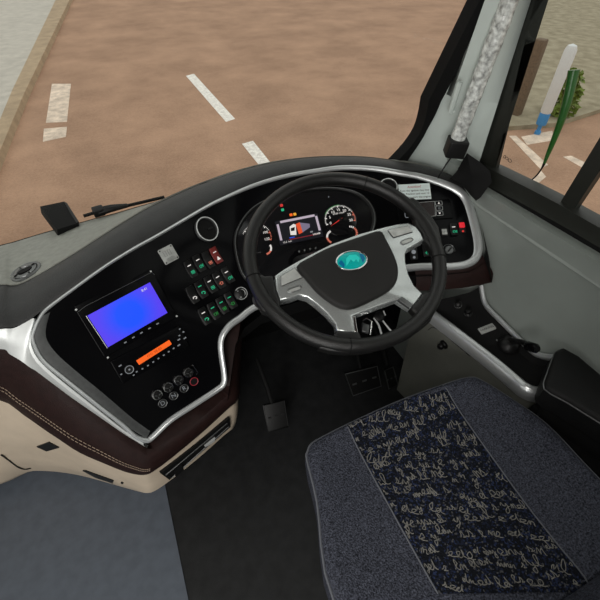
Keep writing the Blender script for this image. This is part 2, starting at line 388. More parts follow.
b = MB(); d = V((.022, 0, 0)); b.grid([[p+d for p in B], [p-d for p in B], [p-d*.9+V((0, 0, -.004)) for p in A], [p-d*.3 for p in A], [p+d for p in A], [p+d for p in B]], False)
b.build('frame', M['rubber'], wf)
# rubber ledge strip under the bar
b = MB(); LB = [p+V((-.028, 0, -.012)) for p in B]
b.grid([[p-d for p in B], [V((.925, p.y, p.z-.012)) for p in B], [V((.925, p.y, p.z-.09)) for p in B]], False); b.build('sill_seal', M['matte'], wf)
def post(name, bl, br, tl, tr, ztop, dep, mt):
    bL, bR, tL, tR = (atx(p, SX-dep)+V((dep, 0, 0)) for p in (bl, br, tl, tr))
    def ex(a, b_): return b_ + (b_-a)*((ztop-b_.z)/(b_.z-a.z))
    P = [bL, bR, ex(bR, tR), ex(bL, tL)]
    vs = [p-V((dep, 0, 0)) for p in P]+[p+V((dep, 0, 0)) for p in P]
    MB().add(vs, [(0, 1, 2, 3), (7, 6, 5, 4), (0, 4, 5, 1), (1, 5, 6, 2), (2, 6, 7, 3), (3, 7, 4, 0)]).build(name, mt, wf)
post('front_post', (474, 172), (494.5, 171), (500, 95), (511, 101), 1.92, .007, M['rubber'])
post('divider', (558, 206), (571, 214), (600, 137), (607, 160), 1.92, .009, M['rubber'])
g0 = atx((478, 172), SX); 
b = MB(); b.add([(SX+.002, 1.0, .84), (SX+.002, -2.9, .80), (SX+.002, -2.9, 1.95), (SX+.002, .9, 1.95), (SX+.006, 1.0, .84), (SX+.006, -2.9, .80), (SX+.006, -2.9, 1.95), (SX+.006, .9, 1.95)], [(0, 1, 2, 3), (7, 6, 5, 4), (0, 4, 5, 1), (1, 5, 6, 2), (2, 6, 7, 3), (3, 7, 4, 0)])
b.build('glass', M['glass'], wf)
# small etched mark on the glass
fr = Fr(atx((508, 159), SX)-V((.001, 0, 0)), V((0, -1, -.12)), V((-1, 0, 0)))
bb = MB()
for k, (x, w) in enumerate(((-.012, .006), (-.003, .008), (.008, .012))):
    bb.tube([fr(x+w/2*math.cos(a), .004*math.sin(a)) for a in np.linspace(0, 6.2, 14)], .0007, 5, closed=True)
bb.build('etched_mark', M['textblk'], wf)
# green edge of the body outside the glass
gp = smooth_path([(574, 70), (568, 98), (562, 118), (555, 137), (548, 154), (543, 166), (537, 175), (529, 182)], 4)
gx = SX+.09
wd = lambda u: .0115*max(0, 1-u/.72)**.8+.0022
path = [atx(p, gx) for p in gp]; nn = len(path)
cut = int(nn*.66)
t = thing('mirror_arm', path[nn//2], 'slim green mirror arm curving down outside the side window', 'mirror arm')
MB().tube(path[:cut+1], lambda i: wd(i/nn), 10, up=V((0, 1, 0)), flat=.9).build('green_cover', M['green'], t)
MB().tube(path[cut:], lambda i: wd((i+cut)/nn), 8, up=V((0, 1, 0))).build('black_tip', M['black'], t)

# ------------------------------------------------ windscreen, pillar
base_px = [(0, 246, .755), (12, 243, .757), (25, 239, .758), (45, 233, .762), (70, 226, .766), (95, 219, .770), (115, 214, .775), (135, 208, .78), (160, 201, .785)]
BASE = [V((-1.15, 1.08, .745)), V((-.85, 1.105, .75)), V((-.62, 1.115, .753)), V((-.48, 1.12, .755))] + [atz(p[:2], p[2]) for p in base_px] + [V(p) for p in [(.15, 1.15, .788), (.25, 1.155, .79), (.36, 1.155, .79), (.46, 1.15, .795), (.55, 1.14, .80), (.63, 1.125, .80), (.70, 1.10, .805), (.76, 1.065, .81), (.80, 1.03, .82), (.835, .985, .82), (.85, .95, .82), (.86, .92, .82)]]
ws = thing('window_2', V((0, 1.15, .8)), 'large front windscreen with black lower border', 'window'); ws['kind'] = 'structure'
gbase = [V((-1.38, 1.02, .74))]+BASE[:22]
gtop = []
for p in gbase:
    k = max(0, (p.x-.3)/.52)**2 if p.x > .3 else 0
    gtop.append(V((p.x + .015*k, p.y-.26-.12*k, 1.93)))
gt0 = [p+V((0, .012, -.02)) for p in gbase]
b = MB(); rows = [[p+(q-p)*k for p, q in zip(gt0, gtop)] for k in (0, .12, .3, .6, 1)]
b.grid(rows); b.grid([[p+V((0, .005, 0)) for p in r] for r in rows]); b.build('glass', M['glass'], ws)
b = MB(); n_ = len(gt0)
b.grid([[p+V((0, -.006, 0)) for p in gt0], [p+(q-p)*(.012)+V((0, -.006, 0)) for p, q in zip(gt0, gtop)], [p+(q-p)*(.012)+V((0, .006, 0)) for p, q in zip(gt0, gtop)], [p+V((0, .006, -.03)) for p in gt0]], False)
b.build('lower_border', M['matte'], ws)

# A pillar (right)
def line3(a, b_, ztop, zbot):
    d_ = (b_-a)/(b_.z-a.z); return [a+d_*(z-a.z) for z in np.linspace(zbot, ztop, 9)]
L0a, L0b = at((404, 160), 1.32), at((438, 100), 1.14)
L4a, L4b = at((478, 166), 1.185), at((500, 97), 1.062)
lines = [(L0a, L0b), (at((409, 160), 1.325), at((443, 100), 1.135)), (at((427, 166), 1.33), at((450, 100), 1.115)),
         (at((456, 172), 1.275), at((480, 100), 1.07)), (at((464, 168), 1.245), at((485, 100), 1.07)), (L4a, L4b)]
cols = [line3(a, b_, 1.95, .74) for a, b_ in lines]
back = [line3(a+V((.06, .05, 0)), b_+V((.06, .05, 0)), 1.95, .74) for a, b_ in (lines[-1], lines[0])]
b = MB(); b.grid(cols+back+[cols[0]], True)
structure(b.build('pillar_right', M['pillar']), 'pale grey green windscreen pillar beside the dashboard', 'pillar')
# black seal between windscreen and pillar
ty = lambda y: (1.325-(160-y)/60*.18)*.985
def seal_side(px):
    P = [at(p, ty(p[1])) for p in px]; d_ = (at((438, 100), ty(100))-at((418, 138), ty(138))); d_ = d_/d_.z
    return P+[P[-1]+d_*k for k in (.2, .5, .85)]
si = seal_side(smooth_path([(393, 163), (398, 158), (409, 146), (419, 131), (424, 116), (427, 100)], 4)); so_ = seal_side(smooth_path([(399, 168), (403, 163.5), (419, 140), (426, 127), (433, 114), (439, 100)], 4))
b = MB(); b.grid([[p+V((0, .03, 0)) for p in si], si, [p+V((0, -.008, 0)) for p in si], [p+V((0, -.010, 0)) for p in so_], [p+V((.02, .04, 0)) for p in so_]], True)
structure(b.build('trim_1', M['matte']), 'black seal along the windscreen edge', 'trim')

# dark corner cover where dashboard, pillar and window meet
cvp = [(450, 178.5), (456, 172), (461, 165), (467, 153), (480, 162), (490, 171), (492, 182), (486, 190), (481, 197), (476, 201), (470, 194.5), (462, 185)]
cvt = [1.22, 1.20, 1.175, 1.12, 1.13, 1.13, 1.13, 1.135, 1.14, 1.145, 1.165, 1.195]
P = [at(p, k_) for p, k_ in zip(cvp, cvt)]; Q = [at(p, k_+.03) for p, k_ in zip(cvp, cvt)]; c = sum(P, V((0, 0, 0)))/len(P); m_ = len(P)
b = MB(); b.add(P+Q+[c], [(i, (i+1) % m_, 2*m_) for i in range(m_)]+[(i, (i+1) % m_, m_+(i+1) % m_, m_+i) for i in range(m_)]+[tuple(range(m_, 2*m_))[::-1]], False)
structure(b.build('trim_2', M['matte']), 'dark corner cover between the windscreen pillar and the side window sill', 'trim')
# wrapped grab handle on the pillar
pa, pb = at((456.5, 142), 1.125), at((473, 98), 1.035)
ax = (pb-pa).normalized(); pc = pb + ax*.35
t = thing('grab_handle', pa, 'grab handle wrapped in crinkled clear plastic on the windscreen pillar', 'grab handle')
random.seed(3)
pathH = [pa+(pc-pa)*k for k in np.linspace(0, 1, 60)]
MB().tube(pathH, lambda i: .0195+.0006*math.sin(i*.9)+random.uniform(-.0009, .0009), 18).build('wrapped_rail', M['wrap'], t)
fr = Fr(at((456, 147), 1.13), V((1, -.5, .0)), ax)
MB().plate(rrect(.052, .046, .006), fr, -.022, .024, .004).build('mount', M['black'], t)
t2 = thing('cable', at((441, 172), 1.14), 'thin black cable running down the pillar below the grab handle', 'cable')
MB().tube([at((453, 155), 1.13), at((447, 163), 1.14), at((441, 172.5), 1.15), at((438, 178), 1.17)], .0022, 6).build('cord', M['black'], t2)
cp = at((449.5, 112), 1.075); t3 = thing('plastic_clip', cp, 'small pale clip on the pillar beside the wrapped handle', 'clip')
MB().tube([at((450.5, 112), 1.085), at((455, 98), 1.05), at((460, 82), 1.02)], .007, 8).build('stem', M['pillar'], t3)
MB().tube([at((449.5, 113), 1.088), at((454.5, 111), 1.085)], .0065, 8).build('end_cap', M['pillar'], t3)

# ================================================================== DASHBOARD
dash = thing('dashboard', V((.1, .9, .70)), 'wraparound coach dashboard with glossy black fascia framed in satin silver', 'dashboard')
TRIM = [(33, 340), (35, 328), (42, 314), (53, 304), (80, 284), (107, 265), (133, 249), (160, 234), (200, 210.5), (220, 200), (250, 187), (283, 177), (317, 171), (343, 168), (373, 169),
        (400, 173.5), (420, 177), (443, 184), (459, 192), (468, 204), (475, 228), (478, 245), (476, 257), (467, 264), (450, 266.5), (408, 268), (330, 284), (262, 304), (240, 318), (229, 326),
        (221.5, 337), (220.5, 350), (224, 374), (223, 384), (216, 390), (193, 405), (170, 420), (153, 436), (146, 440), (135, 436), (123, 425), (100, 407), (90, 399), (60, 375), (42, 359)]
HW = [2, 2, 2, 2, 1.8, 1.8, 1.8, 1.8, 1.8, 1.9, 2, 2.1, 2.3, 2.5, 2.7, 3.0, 3.3, 3.8, 4.2, 4.4, 4.6, 4.6, 4.2, 3.8, 3.4, 3.4, 3.4, 3.4, 3.4, 3.4, 3.2, 3.0, 3.0, 3.0, 3.0, 3.0, 3.0, 3.0, 3.0, 2.6, 2.4, 2.2, 2.2, 2.2, 2.2]
tp = smooth_path([(*p, w) for p, w in zip(TRIM, HW)], 4, True)
# fascia face: fill the outline with a grid clipped to it
def inside(p, poly):
    c = False; n = len(poly); x, y = p
    for i in range(n):
        x1, y1 = poly[i][:2]; x2, y2 = poly[(i+1) % n][:2]
        if (y1 > y) != (y2 > y) and x < (x2-x1)*(y-y1)/(y2-y1)+x1: c = not c
    return c
import mathutils.geometry as mg
poly = [p[:2] for p in tp]
ipts = [(x, y) for x in range(20, 490, 9) for y in range(160, 450, 9) if inside((x, y), poly) and min((x-p[0])**2+(y-p[1])**2 for p in poly) > 14]
allp = [V(p) for p in poly+ipts]
res = mg.delaunay_2d_cdt(allp, [], [list(range(len(poly)))], 1, .01)
b = MB(); b.add([F((v.x, v.y)) for v in res[0]], [f for f in res[2]], True)
fas = b.build('fascia', M['gloss'], dash)
# silver trim: a flattened bead that follows the outline
rings = []
npt = len(tp)
for i in range(npt):
    p = tp[i]; a, c = tp[i-1], tp[(i+1) % npt]; tx, ty = c[0]-a[0], c[1]-a[1]; l = math.hypot(tx, ty) or 1; nx, ny = ty/l, -tx/l
    w = p[2]; nr = fn(p); ring = []
    for s_, h in ((-1, -.004), (-1, .003), (-.75, .006), (-.2, .0078), (.3, .0075), (.75, .0055), (1, .002), (1, -.004)):
        ring.append(at((p[0]+nx*w*s_, p[1]+ny*w*s_), ft(p)) + nr*h)
    rings.append(ring)
rings.append(rings[0])
MB().grid(rings, True).build('silver_trim', M['silver'], dash)
sk = [[F(p, -.003), F(p, -.02), F(p, -.055)] for p in tp[::2]]; sk.append(sk[0]); MB().grid(sk).build('fascia_edge', M['matte'], dash)
# inner brushed bevel on the lower left
io = [(40, 317), (35, 328), (34, 341), (43, 358), (61, 374), (91, 398), (124, 424), (146, 438)]
ii = [(50, 312), (46, 328), (47, 340), (57, 354), (76, 371), (104, 394), (132, 418), (150, 431)]
io_, ii_ = smooth_path(io, 4), smooth_path(ii, 4)
MB().grid([[F(p, .004) for p in io_], [F(lerp(p, q, .5), .004) for p, q in zip(io_, ii_)], [F(q, .0008) for q in ii_]]).build('inner_bevel', M['bevel'], dash)
# brow, deck
R0 = [(0, 328), (14, 327), (28, 320.5), (40, 312), (53, 302), (80, 282), (107, 263), (133, 247), (160, 232), (200, 208.5), (220, 198), (250, 185), (283, 175), (317, 169), (343, 166), (373, 167), (400, 171), (420, 174), (443, 181), (462, 189), (471, 199)]
R1 = [(0, 286), (10, 287), (20, 285), (32, 279), (50, 269), (75, 254), (100, 238), (122, 224), (149, 208), (185, 191), (205, 183), (233, 173), (267, 164), (300, 159), (333, 157), (367, 157.7), (400, 162), (420, 165), (443, 172), (463, 181), (473, 191)]
def ftx(p):                                                # fascia depth continued past the left edge of the wing
    return ft(p)
K = [1.08, 1.08, 1.075, 1.07, 1.065, 1.06, 1.055, 1.05, 1.045, 1.04, 1.04, 1.04, 1.04, 1.04, 1.04, 1.04, 1.04, 1.04, 1.04, 1.035, 1.03]
def contL(P, dz=0.0):                                      # dashboard carries on level towards the entrance door
    a = P[0]; d_ = [V((-.75, .02, dz)), V((-.45, .03, dz*.6)), V((-.2, .025, dz*.3)), V((-.08, .012, dz*.1))]
    return [a+k for k in d_]+P
r0 = contL([at(p, ftx(p)*1.0)+fn(p)*.004 for p in R0])
r1 = contL([at(q, ftx(p)*k) for p, q, k in zip(R0, R1, K)])
def bulge(a, b_, k, h): return a+(b_-a)*k + V((0, -.35, .94)).normalized()*h*min(1, (b_-a).length/.085)**1.5
rows = [[p+V((0, .03, -.02)) for p in r0], r0, [bulge(p, q, .08, .006) for p, q in zip(r0, r1)], [bulge(p, q, .35, .011) for p, q in zip(r0, r1)], [bulge(p, q, .65, .0115) for p, q in zip(r0, r1)], [bulge(p, q, .88, .006) for p, q in zip(r0, r1)], r1]
rows = [[V(p) for p in smooth_path(r, 3)] for r in rows]
r1s = rows[-1]
rows.append([p+V((0, .022, -.006)) for p in r1s]); rows.append([p+V((0, .045, -.028)) for p in r1s])
MB().grid(rows).build('brow', M['brow'], dash)
bs_ = [V(p) for p in smooth_path(BASE, 3)]
st = [p+V((0, .006, .0015)) for p in r1s]
MB().grid([[p+V((0, .0, -.02)) for p in st], st, [p+(q-p)*.5+V((0, 0, .004)) for p, q in zip(st, bs_)], bs_, [p+V((0, .01, -.05)) for p in bs_]]).build('deck', M['deck'], dash)
# groove line at the right end of the deck
gl = [(150, 207.2), (146, 204.5), (144, 206.5), (120, 214.5)]
# silver side band, left of the wing
ta = [(0, 329), (14, 328), (27, 321.5), (34, 318.5), (31, 332), (31.5, 346), (39, 360), (57, 377), (87, 401), (121, 428), (143, 443)]
tb = [(0, 349), (10, 354.5), (18, 359), (24, 363), (30, 367.5), (36, 371), (50, 381.5), (72, 398), (98, 416), (124, 434), (147, 448)]
pa_ = [V(p) for p in smooth_path(contL([F(p, .003) for p in ta]), 4)]
pb_ = [V(p) for p in smooth_path(contL([at(p, ft(p)*1.015) for p in tb]), 4)]
hb = V((-.2, -.6, .75)).normalized()
MB().grid([[p+hb*-.006 for p in pa_], pa_, [p+(q-p)*.3+hb*.006 for p, q in zip(pa_, pb_)], [p+(q-p)*.7+hb*.004 for p, q in zip(pa_, pb_)], pb_, [q+hb*-.012+V((0, .01, -.006)) for q in pb_]]).build('side_band', M['satin'], dash)
# leather band + beige moulding round the wing
ROW = [  # top px, leather-bottom px, moulding-bottom px
    ((0, 351), (0, 399.5), (0, 488)), ((20, 362), (25, 415), (24, 476)), ((34, 371), (45, 429), (45, 474)), ((52, 385), (60, 439), (69, 476)), ((75, 402), (80, 452), (90, 480)), ((100, 420), (105, 463), (112, 486)), ((122, 436), (125, 471), (130, 491)),
    ((136, 445), (138, 474), (141, 494)), ((148, 451), (146, 474), (147, 495)), ((158, 448), (153, 471), (155, 493)), ((172, 439), (172, 457), (170, 483)), ((200, 421), (200, 433), (198, 461)), ((224, 401), (226, 409), (224, 438)), ((231, 393), (236, 400), (235, 428)), ((233, 375), (238, 385), (237, 412))]
Z1 = [.545, .50, .475, .45, .42, .385, .355, .335, .33, .325, .325, .33, .34, .34, .34]
Z2 = [.06, .06, .06, .06, .07, .09, .12, .14, .16, .17, .18, .19, .19, .19, .19]
c0 = [at(a, ft(a)*1.02) for a, _, _ in ROW]; c1 = [atz(p[1], z) for p, z in zip(ROW, Z1)]; c2 = [atz(p[2], z) for p, z in zip(ROW, Z2)]; c0, c1, c2 = contL(c0), contL(c1), contL(c2)
# continue into the footwell, towards the bulkhead
c0 += [V((.20, .86, .57)), V((.24, 1.15, .57))]; c1 += [V((.13, .86, .34)), V((.15, 1.15, .34))]; c2 += [V((.11, .84, .19)), V((.12, 1.15, .19))]
sub = 3
s0, s1, s2 = ([V(p) for p in smooth_path(c, sub)] for c in (c0, c1, c2))
out = V((-.25, -.85, .3)).normalized()
nrmrow = []
for i in range(len(s0)):
    tg = (s1[min(i+1, len(s1)-1)]-s1[max(i-1, 0)]).normalized(); nrmrow.append(V((tg.y, -tg.x, 0)).normalized() if True else out)
def bl(a, b_, k, h): return [p+(q-p)*k + n*h for p, q, n in zip(a, b_, nrmrow)]
MB().grid([[p-n*.06+V((0, 0, .004)) for p, n in zip(s0, nrmrow)], bl(s0, s1, .0, -.006), bl(s0, s1, .15, .006), bl(s0, s1, .5, .012), bl(s0, s1, .85, .008), bl(s0, s1, 1, .002), [p-n*.02 for p, n in zip(s1, nrmrow)]]).build('leather_band', M['brown'], dash)
for k in (.60, .67):
    b = MB(); line = bl(s0, s1, k, .0125)
    line = [V(p) for p in smooth_path(line[:38], 4)]
    for i in range(0, len(line)-2, 2): b.tube([line[i], line[i+1]+(line[i+1]-line[i])*.45], .0011, 5)
    b.build('stitching', M['thread'], dash)
MB().grid([[p-n*.01 for p, n in zip(s1, nrmrow)], bl(s1, s2, .0, -.004), bl(s1, s2, .3, .001), bl(s1, s2, .7, .001), bl(s1, s2, .93, -.002), bl(s1, s2, 1, -.014), [p+V((0, .0, -.02))-n*.06 for p, n in zip(s2, nrmrow)], [V((p.x, p.y, max(.0, p.z-.12)))-n*.10 for p, n in zip(s2, nrmrow)]]).build('lower_moulding', M['beige'], dash)
# hidden body behind fascia (knee side under the instruments), dark
kp = [(228, 400), (236, 345), (245, 328), (265, 312), (330, 292), (408, 276), (440, 275), (470, 272), (486, 262)]
ka = [F(p, -.004) for p in kp]; kb = [p+V((0, .05, -.10)) for p in ka]; kc = [V((p.x, 1.15, p.z-.14)) for p in ka]
MB().grid([[p+fn((300, 270))*.006 for p in ka], ka, kb, kc]).build('knee_panel', M['matte'], dash)
# right hand maroon panel under the trim
qa = [(425, 271), (450, 271), (468, 269), (481, 262), (487, 252), (489, 262)]
qt = [(415, 271), (440, 271.5), (462, 270.5), (476, 266), (484, 258)]; qb = [(415, 291), (440, 290), (462, 288), (480, 285), (496, 281.5)]
q0 = [at(p, ft((p[0], min(p[1], 262)))*1.0) for p in qt]; q1 = [at(p, ft((p[0], 262))*1.02) for p in qb]
MB().grid([[p+V((0, .02, .01)) for p in q0], q0, [p+(q-p)*.5+V((0, -.006, .004)) for p, q in zip(q0, q1)], q1, [q+V((0, .10, -.01)) for q in q1]]).build('end_panel', M['brown'], dash)
# right end filler of the dash between trim and wall
e0 = [(470, 196), (477, 210), (483, 232), (486, 250), (484, 258)]; e1 = [(474, 190), (482, 207), (488, 232), (493, 258), (496, 281.5)]
MB().grid([[at(p, ft((min(p[0], 476), p[1]))) for p in e0], [at(p, ft((min(p[0], 476), p[1]))*1.0)+V((.0, .01, -.012)) for p in e1], [atx(p, .897)+V((0, .02, -.02)) for p in e1]]).build('end_cap', M['matte'], dash)
# beige details: small flap, slot, seam
def skin(p, off=.003):
    o = None
    bv = skin.bvh; d_ = ray(p).normalized(); hit = bv.ray_cast(CAM, d_)
    if hit[0] is None: hit = bv.find_nearest(CAM+d_*1.25)
    return hit[0] + hit[1]*(off if hit[1].dot(d_) < 0 else -off)
mo = [o for o in dash.children if o.name.startswith('lower_moulding')][0]
skin.bvh = BVHTree.FromPolygons([v.co+dash.location for v in mo.data.vertices], [list(p.vertices) for p in mo.data.polygons])
def skinpoly(px, off=.003):
    P = [skin(p, off) for p in px]; Q = [skin(p, -.004) for p in px]; n = len(P)
    return MB().add(P+Q, [tuple(range(n))]+[(i, (i+1) % n, n+(i+1) % n, n+i) for i in range(n)])
skinpoly([(37, 446), (49, 441.5), (59.5, 447), (47, 450.5)]).build('flap', M['black'], dash)
skinpoly([(83, 470), (86, 470), (114, 480), (113, 482.5), (96, 477)]).build('slot', M['black'], dash)
b = MB(); b.tube([skin(p, .0005) for p in smooth_path([(1, 454.5), (10, 461), (18, 467), (25, 469), (31, 468)], 4)], .0022, 6); b.build('seam', M['black'], dash)
MB().lathe(Fr(skin((122.5, 482), .001), V((1, 0, 0)), V((-.3, -.9, .3))), [(.004, 0), (.004, .003), (.0, .004)], 10).build('screw', M['black'], dash)
# pocket on the knee side of the wing
pk = [(162, 473), (226, 420), (229, 432), (170, 482)]
skinpoly([(159, 471), (228, 416), (229, 425), (168, 477.5)], .009).build('pocket_frame', M['black'], dash)
b = MB(); lp = [skin(p, .0105) for p in [(164, 472), (225, 421), (226.5, 424.5), (170, 475)]]; b.tube(lp, .0018, 6, closed=True); b.build('pocket_edge', M['bevel'], dash)
skinpoly([(203, 444), (213, 435.5), (212, 439), (206, 443)], .012).build('pocket_latch', M['satin'], dash)
skinpoly([(171, 469), (180, 462.5), (182, 467), (174, 473.5)], .012).build('pocket_socket', M['matte'], dash)

# ------------------------------------------------ deck things
dkm = [o for o in dash.children if o.name.startswith('deck')][0]
dbvh = BVHTree.FromPolygons([v.co+dash.location for v in dkm.data.vertices], [list(p.vertices) for p in dkm.data.polygons])
def onto(p, bv, off=0):
    h = bv.ray_cast(CAM, ray(p).normalized())
    if h[0] is None: print('MISS', p); h = bv.find_nearest(CAM+ray(p)*1.15)
    n = h[1] if h[1].dot(ray(p)) < 0 else -h[1]; return h[0]+n*off, n
c, n = onto((26, 272), dbvh); e, _ = onto((41, 265), dbvh); fr = Fr(c, e-c, n); R = (e-c).length
t = thing('demister_vent', c, 'round demister vent set in the grey dash top', 'air vent')
MB().lathe(fr, [(R*1.0, -.004), (R*1.0, .003), (R*.93, .005), (R*.82, .004), (R*.78, .001)], 32, False).build('ring', M['bevel'], t)
MB().lathe(fr, [(R*.78, .0), (R*.74, .005), (R*.52, .0062), (R*.48, .003), (0, .003)], 32).build('nozzle', M['bevel'], t)
MB().plate(circ(R*.46, 20, R*.26), fr, .002, .0066).build('opening', M['matte'], t)
for k in range(4):
    b = MB(); a = .5+k*math.pi/2; f2 = Fr(fr(math.cos(a)*R*.62, math.sin(a)*R*.62, .005), fr.u*math.cos(a)+fr.v*math.sin(a), n); b.box(f2, R*.2, R*.07, 0, .003); b.build('vane', M['black'], t)
# camera box on the windscreen base
c = atz((66, 226), .785); t = thing('sensor_box', c, 'black box sensor standing at the foot of the windscreen', 'sensor')
top_c = [(40, 206), (64, 202), (78, 221), (57, 228)]
P0 = [atz(p, .772) for p in [(55, 229.5), (76.5, 223)]]
fr0 = [at(p, k) for p, k in (((40, 206.5), 1.14), ((42, 209.5), 1.125), ((57, 229.5), 1.09), ((78, 223), 1.13), ((66.5, 203.5), 1.185), ((64, 201.5), 1.195))]
nrm_ = (fr0[2]-fr0[0]).cross(fr0[3]-fr0[2]).normalized(); nrm_ = nrm_ if nrm_.dot(ray((60, 215))) > 0 else -nrm_
b = MB(); m_ = len(fr0); bk = [p+nrm_*.022 for p in fr0]; bk2 = [p+V((.0, .0, 0)) for p in fr0]
fr_u = (fr0[4]-fr0[1]).normalized(); 
b.add(fr0+bk, [tuple(range(m_)), tuple(range(m_, 2*m_))[::-1]]+[(i, (i+1) % m_, m_+(i+1) % m_, m_+i) for i in range(m_)])
b.build('housing', M['matte'], t)
sd = [at((64, 202), 1.192), at((67, 203.5), 1.183), at((79, 222.3), 1.128), at((76, 223.6), 1.13)]
b = MB(); b.add([p-nrm_*.002 for p in sd]+[p+nrm_*.022 for p in sd], [(0, 1, 2, 3), (7, 6, 5, 4), (0, 4, 5, 1), (1, 5, 6, 2), (2, 6, 7, 3), (3, 7, 4, 0)]); b.build('side_plate', M['black'], t)
b = MB(); p0 = at((52, 205.5), 1.16); b.tube([p0, p0+nrm_*.01], .003, 8); b.build('screw', M['bevel'], t)
# wiper outside
wz = [(66, 226), (97, 217), (110, 213.5), (125, 211), (163, 202.5)]
P = [atz(p, .80)+V((0, .05, -.02)) for p in [(82, 219), (98, 214), (112, 211), (128, 208), (166, 199)]]
t = thing('windscreen_wiper', P[1], 'black windscreen wiper parked along the foot of the windscreen', 'wiper')
MB().tube(P, lambda i: .006, 8, flat=.7).build('blade', M['matte'], t)
MB().tube([P[1]+V((0, -.012, .006)), P[2]+V((0, -.012, .008)), P[3]+V((0, -.006, .004))], lambda i: (.013, .011, .006)[i], 8).build('arm', M['black'], t)
fr = Fr(P[1]+V((0, -.012, .008)), V((1, .1, 0)), V((0, -.3, 1))); MB().box(fr, .03, .022, -.012, .012, .003).build('pivot', M['black'], t)

# ================================================================== FASCIA EQUIPMENT
# monitor
q = [(71, 306), (151.5, 270), (177, 316), (106, 358)]
fr, w, h = quadframe(q); t = thing('monitor', fr.o, 'blue glowing monitor in the left wing of the dashboard', 'monitor')
MB().plate(rrect(w, h, .006), fr, -.004, .005, .002).build('bezel', M['gloss'], t)
S = [(86.6, 315), (149.4, 282.6), (166.6, 312), (108, 347)]
f2, w2, h2 = quadframe(S, .006)
scr = thing('x', V((0, 0, 0)), None, None); bpy.data.objects.remove(scr)
me = bpy.data.meshes.new('screen'); hw, hh = w2/2, h2/2
so = MB().plate(rrect(w2, h2, 0), Fr(V((0, 0, 0)), V((1, 0, 0)), V((0, 0, 1))), 0, .0008).build('screen', M['screen'])
so.parent = t; so.location = f2.o-fr.o; so.rotation_euler = Matrix((f2.u, f2.v, f2.n)).transposed().to_euler()
MB().tube([F(p, .0066) for p in [(86, 315.5), (107.3, 347.6)]], .0012, 6).build('edge_highlight', M['bevel'], t)
MB().tube([F(p, .0062) for p in [(78, 311.5), (85, 306), (151, 272.5), (153.5, 275)]], .0008, 6).build('bezel_line', M['bevel'], t)
ff = Fr(F((143.5, 289.5), .0072), f2.u, f2.n); text('8:41', ff, .0085, 'clock_digits', E_['white'], t)
for p in [(125, 342), (133, 337), (141, 332.4), (149, 328), (157, 323.4)]:
    MB().box(Fr(F(p, .0055), f2.u, f2.n), .006, .0022, -.002, .0008).build('button', E_['dim'], t)
for p in [(76, 309.3), (150, 271.6), (176, 316), (107.6, 357)]:
    MB().lathe(Fr(F(p, .005), f2.u, f2.n), [(.0022, -.002), (.0022, .001), (0, .0014)], 10).build('screw', M['satin'], t)
# radio
q = [(108, 362), (178, 326), (190, 346), (124, 383)]
fr, w, h = quadframe(q); t = thing('radio', fr.o, 'black car radio with orange display under the blue monitor', 'radio')
MB().plate(rrect(w, h, .004), fr, -.004, .005, .002).build('body', M['gloss'], t)
dq, dw, dh = quadframe([(135.8, 360.2), (168.5, 339.5), (171.2, 343.7), (138.5, 364.3)], .0055)
MB().plate(rrect(dw, dh, .001), dq, -.001, .0008).build('display', E_['orange'], t)
text('FM1 98.80', dq, dh*.72, 'display_text', mat('lcd_ink', (.25, .03, .0), .5, emit=(.5, .04, 0), estr=.55), t, z=.0012)
fk = Fr(F((128.3, 368.2), .005), dq.u, dq.n)
MB().lathe(fk, [(.0105, -.002), (.0105, .006), (.009, .008), (0, .008)], 24).build('volume_knob', M['black'], t)
b = MB(); b.tube([fk(math.cos(a)*.0095, math.sin(a)*.0095, .0085) for a in np.linspace(0, 6.28, 25)[:-1]], .0009, 6, closed=True); b.build('knob_ring', E_['dim'], t)
MB().box(fk, .004, .004, .008, .0088).build('knob_mark', E_['dim'], t)
for x, y in [(175, 308), (213, 288), (250, 267), (285, 243), (320, 220), (355, 198), (388, 175), (420, 153), (455, 132), (65, 268), (72, 325), (155, 330), (460, 25), (485, 45), (458, 68), (455, 95), (495, 85)]:
    p = (110+x/6.667, 325+y/6.667); MB().box(Fr(F(p, .005), dq.u, dq.n), .0072 if x in (65, 455, 495) else .0042, .0026, -.002, .0012).build('button', E_['dim'], t)
# knurled knobs and gear buttons
KN = [(156.8, 394.4), (167.7, 386.8), (178.2, 379.7), (188, 372.2)]
ordn = ['lowest of four, above the D button', 'second from the bottom, above the N button', 'third from the bottom, above the R button', 'topmost of four, beside a small silver bracket']
for p, w_ in zip(KN, ordn):
    fr = frame(p, (.84, -.55)); t = thing('control_knob', fr.o, 'small knurled silver control knob, '+w_, 'knob', 'knurled knobs below the radio')
    rr = .0135; b = MB()
    b.lathe(fr, [(rr, 0), (rr, .004), (rr*.92, .006), (rr*.8, .006)], 24); b.build('ring', M['chrome'], t)
    MB().lathe(fr, [(rr*.8, .004), (rr*.74, .012), (rr*.6, .014), (0, .0135)], 20).build('cap', M['black'], t)
    b = MB()
    for k in range(3):
        a = k*2.1+.3; b.box(Fr(fr(math.cos(a)*rr*.4, math.sin(a)*rr*.4, .014), fr.u*math.cos(a)+fr.v*math.sin(a), fr.n), rr*.45, rr*.16, -.001, .0012)
    b.build('grip', M['bevel'], t)
q = [(187, 367), (193, 363.5), (198, 371), (192, 374)]
b = MB(); c0_ = [F(p, .003) for p in [(190.5, 366), (192.5, 364.8), (197.5, 372), (196, 374)]]; b.tube(c0_, .0016, 6); o = b.build('bracket', M['chrome'])
tag(o, 'thin silver bracket round the topmost knurled knob', 'bracket')
gs = thing('gear_selector', F((178, 392)), 'row of round D N R gear buttons on the black fascia', 'gear selector')
